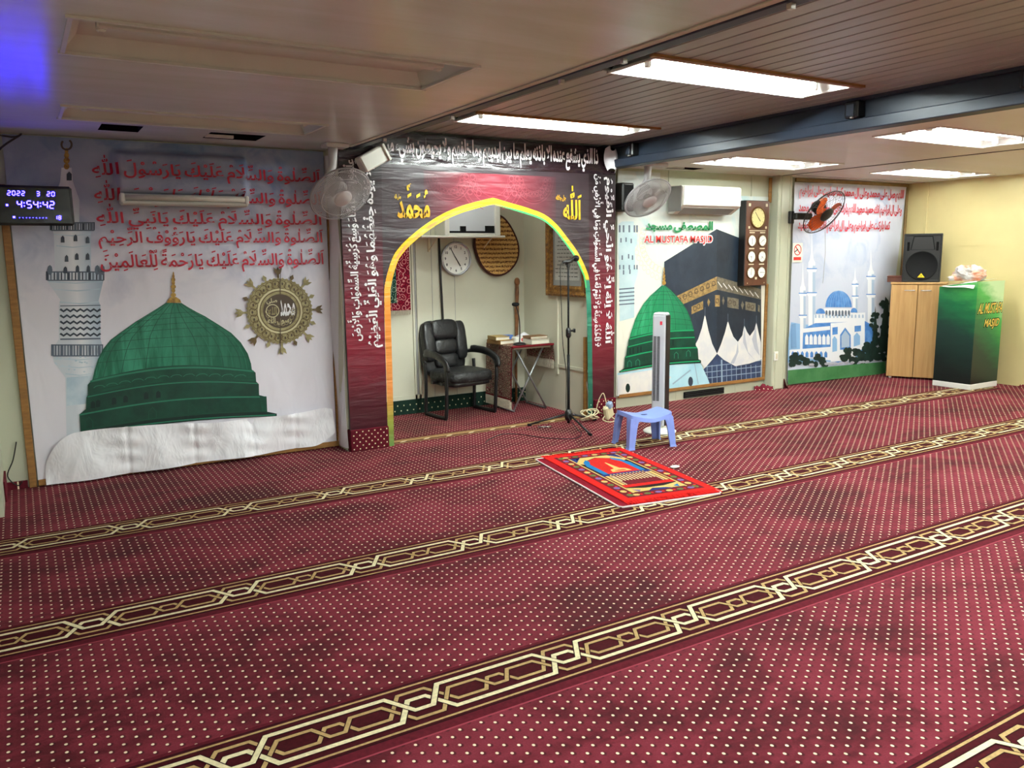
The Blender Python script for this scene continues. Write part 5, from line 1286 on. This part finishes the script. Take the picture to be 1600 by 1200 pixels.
q = mb(M['black']); q.box(top+Vector((.0, 0, .01)), (.03, .025, .05), bevel=.006); q.tube([top+Vector((-.03, 0, .03)), top+Vector((.035, -.0, .045))], .017, 10); q.build('clip', t)
mp = B+top
t = thing('microphone', 'black handheld microphone held on top of the tall stand', 'microphone', mp)
q = mb(M['black'], True); q.tube([(-.06, 0, .03), (-.02, 0, .041), (.05, 0, .058)], [.011, .012, .017], 12); q.build('body', t)
q = mb(M['blackmatte']); pad(q, (.082, 0, .066), (.06, .056, .056), e=1, nu=16, nv=10); q.build('grille', t)
cab = [mp+Vector((-.06, 0, .03)), mp+Vector((-.085, 0, -.02)), mp+Vector((-.075, 0, -.3)), mp+Vector((-.06, 0, -.65)), B+Vector((-.01, .02, .45)), B+Vector((-.02, .0, .12)), B+Vector((-.05, -.2, .008)), (3.95, 5.45, .006), (3.80, 5.35, .006), (3.62, 5.50, .006), (3.52, 5.72, .006), (3.40, 5.82, .006), (3.22, 5.72, .006), (3.12, 5.62, .006)]
q = mb(M['black'], True); q.tube(smooth_path(cab, 6), .0035, 5); tag(q.build('microphone_cable', origin=(3.8, 5.5, 0)), 'thin black microphone cable trailing from the stand over the carpet', 'cable')
q = mb(M['chrome'], True); q.tube([(3.79, 5.88, .008), (3.90, 5.83, .008)], .007, 8); tag(q.build('cable_plug', origin=(3.85, 5.85, 0)), 'small metal cable plug lying on the niche carpet edge', 'plug')
# ---- extension cord
t = thing('extension_cord', 'beige extension cord with plugged adapters beside the right foot of the arch', 'extension cord', (4.47, 5.83, 0))
M['beige'] = plain('beige_plastic', rgb(214, 204, 166), .45, .4, var=.08); M['bluegrey'] = plain('bluegrey_plastic', rgb(138, 160, 190), .4, .5)
Rt = Matrix.Translation((.03, -.03, .10)) @ Matrix.Rotation(.35, 4, 'Z') @ Matrix.Rotation(-.35, 4, 'Y')
q = mb(M['beige']); q.box((0, 0, -.02), (.11, .05, .13), M4=Rt, bevel=.012); q.build('socket_block', t)
q = mb(M['bluegrey']); q.box((.01, -.02, .045), (.06, .05, .06), M4=Rt, bevel=.01); q.build('adapter', t)
q = mb(M['beige'], True)
P = []
for k in range(70):
    a = k*.55; P.append((-.12-.05*math.sin(k*.09)+.06*math.cos(a)-.0012*k, .03+.05*math.sin(a)-.001*k, .05+.045*math.sin(a*.5+1)+.0004*k))
P = [(p[0], p[1], max(.006, p[2])) for p in P]+[(0, 0, .06)]
q.tube(P, .005, 6); q.tube(smooth_path([(.05, -.04, .04), (.06, -.1, .01), (-.02, -.12, .006), (-.05, -.06, .02), (0, -.03, .05)], 5), .005, 6); q.tube(smooth_path([(.02, -.02, .16), (0, 0, .25), (-.03, .02, .2), (-.06, .03, .09)], 5), .004, 6); q.build('cord', t)
q = mb(M['white_plastic'], True); q.tube(smooth_path([(4.428, 6.03, 1.1), (4.422, 6.02, .85), (4.43, 6.04, .6), (4.42, 6.03, .4), (4.43, 6.0, .2), (4.43, 5.96, .12)], 5), .0035, 5); tag(q.build('wall_wire', origin=(4.43, 6.0, .1)), 'thin white wire hanging down inside the right edge of the arch', 'wire')
# ---- plastic stool
t = thing('plastic_stool', 'periwinkle blue plastic stool in front of the tower fan', 'stool', (4.15, 4.885, 0), math.radians(-12.3))
M['stool'] = plain('blue_plastic', rgb(134, 156, 232), .4, .5, var=.05)
hx, hy, hz = .185, .135, .252
q = mb(M['stool'], True)
def top_z(u): return hz+.036*(abs(u)**1.5)-.012
def seat(u, v):
    x, y = 2*u-1, 2*v-1; ex = 1-.05*abs(y)**4; ey = 1-.05*abs(x)**4
    return Vector((hx*x*ex, hy*y*ey, top_z(x)-.006*(abs(y)**6)))
q.grid(24, 14, seat)
n = 60
def rim(u, v):
    a = 2*PI*u; c, s_ = math.cos(a), math.sin(a); m_ = max(abs(c), abs(s_)); x, y = c/m_, s_/m_; p = seat((x+1)/2, (y+1)/2)
    # a scalloped apron: low arches between the legs
    gap = min(1, (1-abs(x))/.55 if abs(y) >= abs(x) else (1-abs(y))/.55); dz = .075-.045*sstep(.25, .7, gap)
    return Vector((p.x*(1+.035*v), p.y*(1+.045*v), p.z-dz*v))
q.grid(n, 5, rim); q.build('seat', t, fix=False)
q = mb(M['blackmatte']); q.box((0, 0, hz-.0075), (.05, .014, .001)); q.build('handle_slot', t)
for sx in (-1, 1):
    for sy in (-1, 1):
        q = mb(M['stool'])
        def sec(z, f, w_):
            cx, cy = sx*(hx*f), sy*(hy*f); return [(cx, cy, z), (cx-sx*w_, cy, z), (cx-sx*w_, cy-sy*.012, z), (cx-sx*.014, cy-sy*.014, z), (cx-sx*.012, cy-sy*w_, z), (cx, cy-sy*w_, z)]
        S = [sec(hz-.01, .99, .075), sec(.17, 1.035, .062), sec(.02, 1.10, .050), sec(.0, 1.14, .056)]
        vs = [v for s_ in S for v in s_]; fs = [(6*i+k, 6*i+(k+1) % 6, 6*i+6+(k+1) % 6, 6*i+6+k) for i in range(3) for k in range(6)]+[(0, 1, 2, 3, 4, 5), (18, 19, 20, 21, 22, 23)]
        q.add(vs, fs); q.build('leg', t)
q = mb(M['white_plastic']); q.prism(ellipse(0, 0, .014, .010, 14), .001, Matrix.Translation((hx*1.02+.002, -.03, hz-.022)) @ Matrix.Rotation(PI/2, 4, 'Z') @ Matrix.Rotation(PI/2, 4, 'X')); q.build('sticker', t)
# ---- tower fan
t = thing('tower_fan', 'tall slim white and black tower fan standing behind the blue stool', 'fan', (4.565, 5.17, 0), math.radians(27))
q = mb(M['white_plastic']); q.lathe([(0, 0), (.135, 0), (.14, .012), (.12, .026), (.05, .04), (.045, .06), (0, .06)], 32); q.build('base', t)
M['tower_grey'] = plain('tower_grey', rgb(196, 198, 206), .4, .5, var=.04)
q = mb(M['tower_grey']); q.box((0, 0, .53), (.11, .115, .94), bevel=.012); q.box((0, .0, 1.0), (.105, .11, .03), bevel=.012); q.build('column', t)
q = mb(M['black']); q.box((0, -.059, .53), (.09, .008, .93), bevel=.003); f_ = q.build('front_panel', t, label='glossy black front panel')
q = mb(M['gap'])
for z0, z1 in ((.28, .82), (.09, .20)):
    z = z0
    while z < z1:
        for y in (-.0, .032): q.box((-.0555, y, z), (.003, .024, .006))
        z += .0105
q.build('intake_grille', t); q = mb(PR['pink']); q.box((-.0555, -.02, .93), (.002, .02, .03)); q.build('label_print', t)
# ---- prayer rugs
c = (FL(848, 717)+FL(975, 702)+FL(1122, 768)+FL(975, 790))/4; rz = math.radians(-9.2)
M['rug_maroon'] = plain('rug_maroon', rgb(126, 18, 36), .95, .1, scale=40, var=.2); M['rug_white'] = plain('rug_binding', rgb(224, 206, 206), .9, .1, scale=60)
t = thing('prayer_rug', 'dark red prayer rug with white binding lying under the bright red one', 'rug', (c.x-.048, c.y-.03, .0032), rz)
q = mb(M['rug_maroon']); q.box((0, 0, .003), (.72, 1.27, .006)); q.build('pile', t); q = mb(M['rug_white'], True)
q.tube([(-.365, -.62, .004), (-.365, .62, .004), (-.345, .638, .004), (.345, .638, .004), (.365, .62, .004), (.365, -.62, .004), (.345, -.638, .004), (-.345, -.638, .004), (-.365, -.62, .004)], .0062, 6); q.build('binding', t)
t = thing('prayer_rug', 'bright red prayer rug with blue columns and gold lamp pattern and red fringe', 'rug', (c.x, c.y, .0122), rz)
def rg(n, r, g, b, var=.2): M['rg_'+n] = plain('rug_'+n, rgb(r, g, b), .95, .1, scale=70, var=var, bump=.3, bscale=150)
rg('scarlet', 214, 34, 30); rg('field', 196, 40, 34); rg('wine', 104, 28, 36, .35); rg('navy', 40, 48, 104); rg('blue', 34, 112, 168); rg('gold', 206, 178, 106); rg('black', 40, 24, 26); rg('cream', 222, 206, 160); rg('leaf', 92, 110, 60); rg('violet', 122, 96, 150)
q = mb(M['rg_scarlet']); q.box((0, 0, .0), (.68, 1.20, .007), bevel=.003); q.build('pile', t)
rug = q = MB(); lay = [0]
def R(pts, m_, up=True):
    q.use(M['rg_'+m_]); z = .0037+.00025*lay[0]; q.prism(pts, 0, Matrix.Translation((0, 0, z)))
def RR(x0, x1, y0, y1, m_): R([(x0, y0), (x1, y0), (x1, y1), (x0, y1)], m_)
RR(-.285, .285, -.55, .55, 'wine'); lay[0] = 1; RR(-.195, .195, -.47, .47, 'black'); lay[0] = 2
rr = random.Random(2)
for k in range(13):
    y = -.5+1.0*k/12
    for s in (-1, 1):
        m_ = ['leaf', 'gold', 'violet'][k % 3]; R(ellipse(s*.24, y, .022, .026, 8), m_); R(ellipse(s*.24+rr.uniform(-.02, .02), y+.035, .010, .012, 6), 'scarlet')
for k in range(6):
    x = -.2+.08*k
    for s in (-1, 1): R(ellipse(x, s*.51, .024, .02, 8), ['gold', 'leaf', 'violet'][k % 3]); R(ellipse(x+.035, s*.51, .010, .012, 6), 'scarlet')
for s in (-1, 1): RR(s*.195-.006, s*.195+.006, -.47, .47, 'gold'); RR(s*.285-.004, s*.285+.004, -.55, .55, 'scarlet')
# arched field, blue columns, lamp, striped foot
R([(-.15, -.02), (-.15, .26), (-.10, .36), (0, .42), (.10, .36), (.15, .26), (.15, -.02)], 'field')
R([(-.19, .46), (-.19, .30), (-.15, .27), (-.10, .37), (0, .43), (0, .46)], 'gold'); R([(.19, .46), (.19, .30), (.15, .27), (.10, .37), (0, .43), (0, .46)], 'gold')
lay[0] = 3
for s in (-1, 1):
    R([(s*.165, -.02), (s*.172, .22), (s*.15, .32), (s*.10, .39), (s*.09, .34), (s*.125, .26), (s*.125, -.02)], 'blue'); R([(s*.19, .34), (s*.19, .46), (s*.11, .46), (s*.15, .40)], 'navy'); R([(s*.165, .40), (s*.14, .45), (s*.12, .43)], 'violet')
R([(-.075, .02), (-.06, .08), (-.022, .10), (-.016, .16), (-.005, .27), (.005, .27), (.016, .16), (.022, .10), (.06, .08), (.075, .02)], 'gold')
RR(-.19, .19, -.06, -.01, 'navy'); RR(-.19, .19, -.29, -.06, 'wine')
RR(-.185, .185, -.345, -.295, 'scarlet'); R([(-.19, -.46), (-.19, -.36), (-.07, -.40), (.07, -.40), (.19, -.36), (.19, -.46)], 'gold')
lay[0] = 4
for k in range(11): x = -.125+.025*k; RR(x-.005, x+.005, -.20, -.07, 'cream'); R(ellipse(x, -.045, .008, .012, 6), 'gold')
for s in (-1, 1): RR(s*.165-.012, s*.165+.012, -.29, -.06, 'gold'); RR(s*.14-.004, s*.14+.004, -.29, -.06, 'cream')
R([(-.09, -.47), (-.03, -.42), (.06, -.44), (.1, -.47)], 'navy'); R([(-.17, -.40), (-.12, -.43), (-.15, -.46)], 'violet'); R([(.17, -.40), (.12, -.43), (.15, -.46)], 'blue')
R(ellipse(0, .045, .045, .012, 14), 'field')
q.build('woven_pattern', t, fix=False)
for s in (-1, 1):
    q = mb(M['rg_scarlet']); rr = random.Random(4)
    for k in range(85): x = -.335+.67*k/84; q.box((x+rr.uniform(-.003, .003), s*.625, -.001), (.0065, .055+rr.uniform(-.008, .012), .004), rz=rr.uniform(-.12, .12))
    q.build('fringe', t)
q = mb(M['dialwhite']); pad(q, (0, 0, .008), (.075, .05, .014), e=.8, nu=12, nv=8)
p = FL(1046, 733); tag(q.build('paper_scrap'), 'small white paper scrap on the carpet beside the red rug', 'paper').location = (p.x+.05, p.y, .003)

# ================================================================= RIGHT CORNER
rzc = math.radians(-62); fc = Vector((8.925, 5.70, 0)); inn = Vector((.88, .47, 0)).normalized()
t = thing('cupboard', 'light wood two door cupboard standing across the right corner', 'cupboard', fc+inn*.17, rzc)
n_ = NT('beech'); g_ = n_.noise(4, 4, .6, vec=n_.mapped((6, 6, .35)), dist=.5); n_.set(n_.mix(n_.mr(g_, .35, .65), rgb(206, 164, 108), rgb(188, 144, 90)), .4, .45); M['beech'] = n_.m
W2, D2, HC = .285, .17, 1.11
q = mb(M['beech']); q.bx(-W2, -W2+.018, -D2+.02, D2, .02, HC); q.bx(W2-.018, W2, -D2+.02, D2, .02, HC); q.bx(-W2, W2, D2-.01, D2, .02, HC); q.bx(-W2, W2, -D2+.02, D2, .03, .05); q.build('carcass', t)
q = mb(M['beech']); q.bx(-W2-.008, W2+.008, -D2-.004, D2, HC, HC+.024, bevel=.004); q.build('top_board', t)
for s in (-1, 1):
    q = mb(M['beech']); q.bx(s*.003, s*(W2-.001), -D2, -D2+.019, .025, HC-.006, bevel=.002); d_ = q.build('door', t)
    q = mb(M['silver'], True); hx_ = s*.085; q.tube(smooth_path([(hx_-.05, -D2, HC-.07), (hx_-.045, -D2-.022, HC-.07), (hx_+.045, -D2-.022, HC-.07), (hx_+.05, -D2, HC-.07)], 4), .005, 6); q.build('handle', d_)
for sx in (-1, 1):
    for sy in (-1, 1): q = mb(M['white_plastic']); q.lathe([(.018, 0), (.02, .02), (.0, .022)], 10, Matrix.Translation((sx*(W2-.04), sy*(D2-.05), 0))); q.build('foot', t)
HC2 = HC+.0245
sp = fc+inn*.17; t = thing('loudspeaker', 'black loudspeaker with a yellow badge standing on the cupboard', 'loudspeaker', (sp.x, sp.y, HC2), math.radians(-54))
q = mb(M['black']); prof = [(-.19, -.13), (.19, -.13), (.19, .02), (.12, .14), (-.12, .14), (-.19, .02)]
q.prism(prof, .535, Matrix.Translation((0, 0, .012))); q.build('cabinet', t)
q = mb(M['black']); q.bx(-.195, .195, -.14, -.125, .0, .025, bevel=.005); q.bx(-.195, .195, -.14, -.125, .53, .555, bevel=.005); q.bx(-.20, -.18, -.14, -.12, .0, .555, bevel=.006); q.bx(.18, .20, -.14, -.12, .0, .555, bevel=.006); q.build('front_frame', t)
q = mb(M['blackmatte']); q.lathe([(0, .0), (.155, .0), (.165, .012), (.168, .0)], 36, Matrix.Translation((0, -.132, .19)) @ FY); q.build('woofer_grille', t)
q = mb(M['blackmatte']); q.add([(-.13, -.133, .37), (.13, -.133, .37), (.10, -.133, .525), (-.10, -.133, .525), (-.025, -.105, .41), (.025, -.105, .41), (.025, -.105, .45), (-.025, -.105, .45)], [(0, 1, 5, 4), (1, 2, 6, 5), (2, 3, 7, 6), (3, 0, 4, 7), (4, 5, 6, 7)]); q.use(M['grey_plastic']); pad(q, (0, -.11, .43), (.03, .02, .03), e=1, nu=10, nv=8); q.build('horn', t)
for s in (-1, 1): q = mb(M['void']); q.bx(s*.15-.013, s*.15+.013, -.1335, -.131, .36, .46); q.build('bass_port', t)
q = mb(plain('badge_yellow', rgb(250, 214, 40), .4, .4)); q.prism([(-.038, .055), (.038, .055), (.0, .105)], .003, Matrix.Translation((0, -.143, 0)) @ FY); q.use(M['blackmatte']); q.box((0, -.1465, .074), (.006, .001, .018)); q.build('badge', t, label='yellow triangular badge')
bp = fc+Vector((-.47, .88, 0))*.25+inn*.075; t = thing('wooden_box', 'small dark brown box beside the loudspeaker on the cupboard', 'box', (bp.x, bp.y, HC2), rzc)
M['boxwood'] = plain('box_wood', rgb(92, 52, 40), .5, .4, scale=12, var=.25); q = mb(M['boxwood']); q.bx(-.085, .085, -.06, .06, 0, .055, bevel=.003); q.build('box_body', t); q = mb(M['boxwood']); q.bx(-.088, .088, -.063, .063, .056, .075, bevel=.006); q.build('lid', t)
# ---- lectern
LX0, LX1, LY0, LY1 = 8.705, 9.225, 4.89, 5.31
n_ = NT('lectern_print'); X, Y, Z = n_.xyz()
f_ = n_.math('ADD', n_.math('ADD', n_.math('MULTIPLY', Z, .72), n_.math('MULTIPLY', X, .55)), n_.math('ADD', n_.math('MULTIPLY', Y, -.35), n_.math('MULTIPLY', n_.noise(5, 4, .6, vec=n_.mapped((1, 1, 3))), .22)))
n_.set(n_.ramp(f_, [(.1, rgb(12, 26, 26)), (.42, rgb(14, 50, 42)), (.62, rgb(16, 104, 62)), (.85, rgb(70, 176, 84)), (1, rgb(196, 226, 180))]), .3, .5); M['lectern_print'] = n_.m
t = thing('lectern', 'green printed lectern with gold lettering beside the yellow wall', 'lectern', ((LX0+LX1)/2, (LY0+LY1)/2, 0))
ax, ay = (LX1-LX0)/2, (LY1-LY0)/2
za, zb = 1.165, 1.10
q = mb(M['lectern_print']); v8 = [(-ax, -ay, .06), (ax, -ay, .06), (ax, ay, .06), (-ax, ay, .06), (-ax, -ay, za), (ax, -ay, za), (ax, ay, zb), (-ax, ay, zb)]
q.add(v8, [(0, 3, 2, 1), (4, 5, 6, 7), (0, 1, 5, 4), (1, 2, 6, 5), (2, 3, 7, 6), (3, 0, 4, 7)]); q.build('body', t)
q = mb(M['white_metal']); q.bx(-ax-.004, ax+.004, -ay-.004, ay+.004, 0, .06, bevel=.004); q.build('plinth', t)
gold = plain('letter_gold', rgb(240, 208, 96), .4, .5); ox, oy = t.location.x, t.location.y
for s_, px0, px1, py0, py1 in (('AL MUSTAFA', 1527, 1566, 472, 491), ('MASJID', 1536, 1560, 497, 515)):
    a = WY(px0, py1, LY0); b = WY(px1, py0, LY0)
    for off, m_, dy in ((.075, M['blackmatte'], .001), (.015, gold, .002)):
        vs, fs, (a0, b0, a1, b1) = latin(s_, off); g_ = .008 if off > .05 else 0
        q = mb(m_); q.add([(a.x-ox-g_+(b.x-a.x+2*g_)*(u-a0)/(a1-a0)+.03*(v-b0)/(b1-b0), LY0-oy-dy, a.z-g_+(b.z-a.z+2*g_)*(v-b0)/(b1-b0)) for u, v in vs], fs); q.build('gold_lettering' if off < .05 else 'letter_outline', t, fix=False)
sl = (za-zb)/(2*ay)
q = mb(M['dialwhite'], True); q.grid(20, 10, lambda u, v: Vector((-.285+.45*u, -.18+.36*v, (zb+za)/2-sl*(-.18+.36*v)+.006+.03*u*u+.006*math.sin(v*6+u*4)-(.075*(1-u/.12)*(1-v) if u < .12 else 0)))); tag(q.build('paper_sheet', fix=False), 'white sheets of paper lying on top of the green lectern', 'paper').location = (ox, oy, 0)
n_ = NT('bag_plastic'); bn = n_.noise(10, 4, .6, dist=1.5); n_.set(n_.ramp(n_.noise(4, 3), [(.42, rgb(226, 220, 218)), (.52, rgb(236, 150, 110)), (.6, rgb(222, 214, 210))]), .3, .5); n_.bump(bn, .8, .03); n_.p.inputs['Alpha'].default_value = .85; M['bag'] = n_.m
q = mb(M['bag'], True)
from mathutils import noise as mnoise
def bag(u, v):
    a = 2*PI*u; b = PI*v; d = Vector((math.sin(b)*math.cos(a), math.sin(b)*math.sin(a), -math.cos(b)))
    r = 1+.42*mnoise.noise(d*1.7+Vector((3.1, .4, 1.2)))+.30*abs(mnoise.noise(d*4.5))+.14*mnoise.noise(d*10)
    return Vector((.15*r*d.x-.02, .15*r*d.y, max(.004, .055+.085*r*d.z)+.02*max(0, d.z)))
q.grid(64, 36, bag); t = tag(q.build('plastic_bag', fix=False), 'crumpled clear plastic bag with orange print on top of the lectern papers', 'bag'); t.location = (ox-.02, oy+.02, (za+zb)/2+.028)
# ---- loose cable in the left corner
q = mb(M['black'], True); q.tube(smooth_path([(-.10, YW-.02, .32), (-.13, YW-.02, .2), (-.17, YW-.03, .1), (-.12, YW-.04, .03), (-.09, YW-.05, .055)], 5), .004, 5); tag(q.build('loose_cable', origin=(-.12, YW-.03, .05)), 'thin black cable hanging in the left corner beside the dome banner frame', 'cable')
q = mb(M['black'], True); q.tube(smooth_path([(-.17, 5.97, 2.28), (.05, 6.0, 2.25), (.10, 6.02, 2.27), (-.03, 6.03, 2.16), (-.05, 6.02, 2.0), (-.02, 6.02, 1.94)], 5), .006, 6); tag(q.build('clock_cable', origin=(0, 6.0, 1.95)), 'black cable looping from the ceiling to the blue digital clock', 'cable')
bpy.data.objects.remove(_tc)
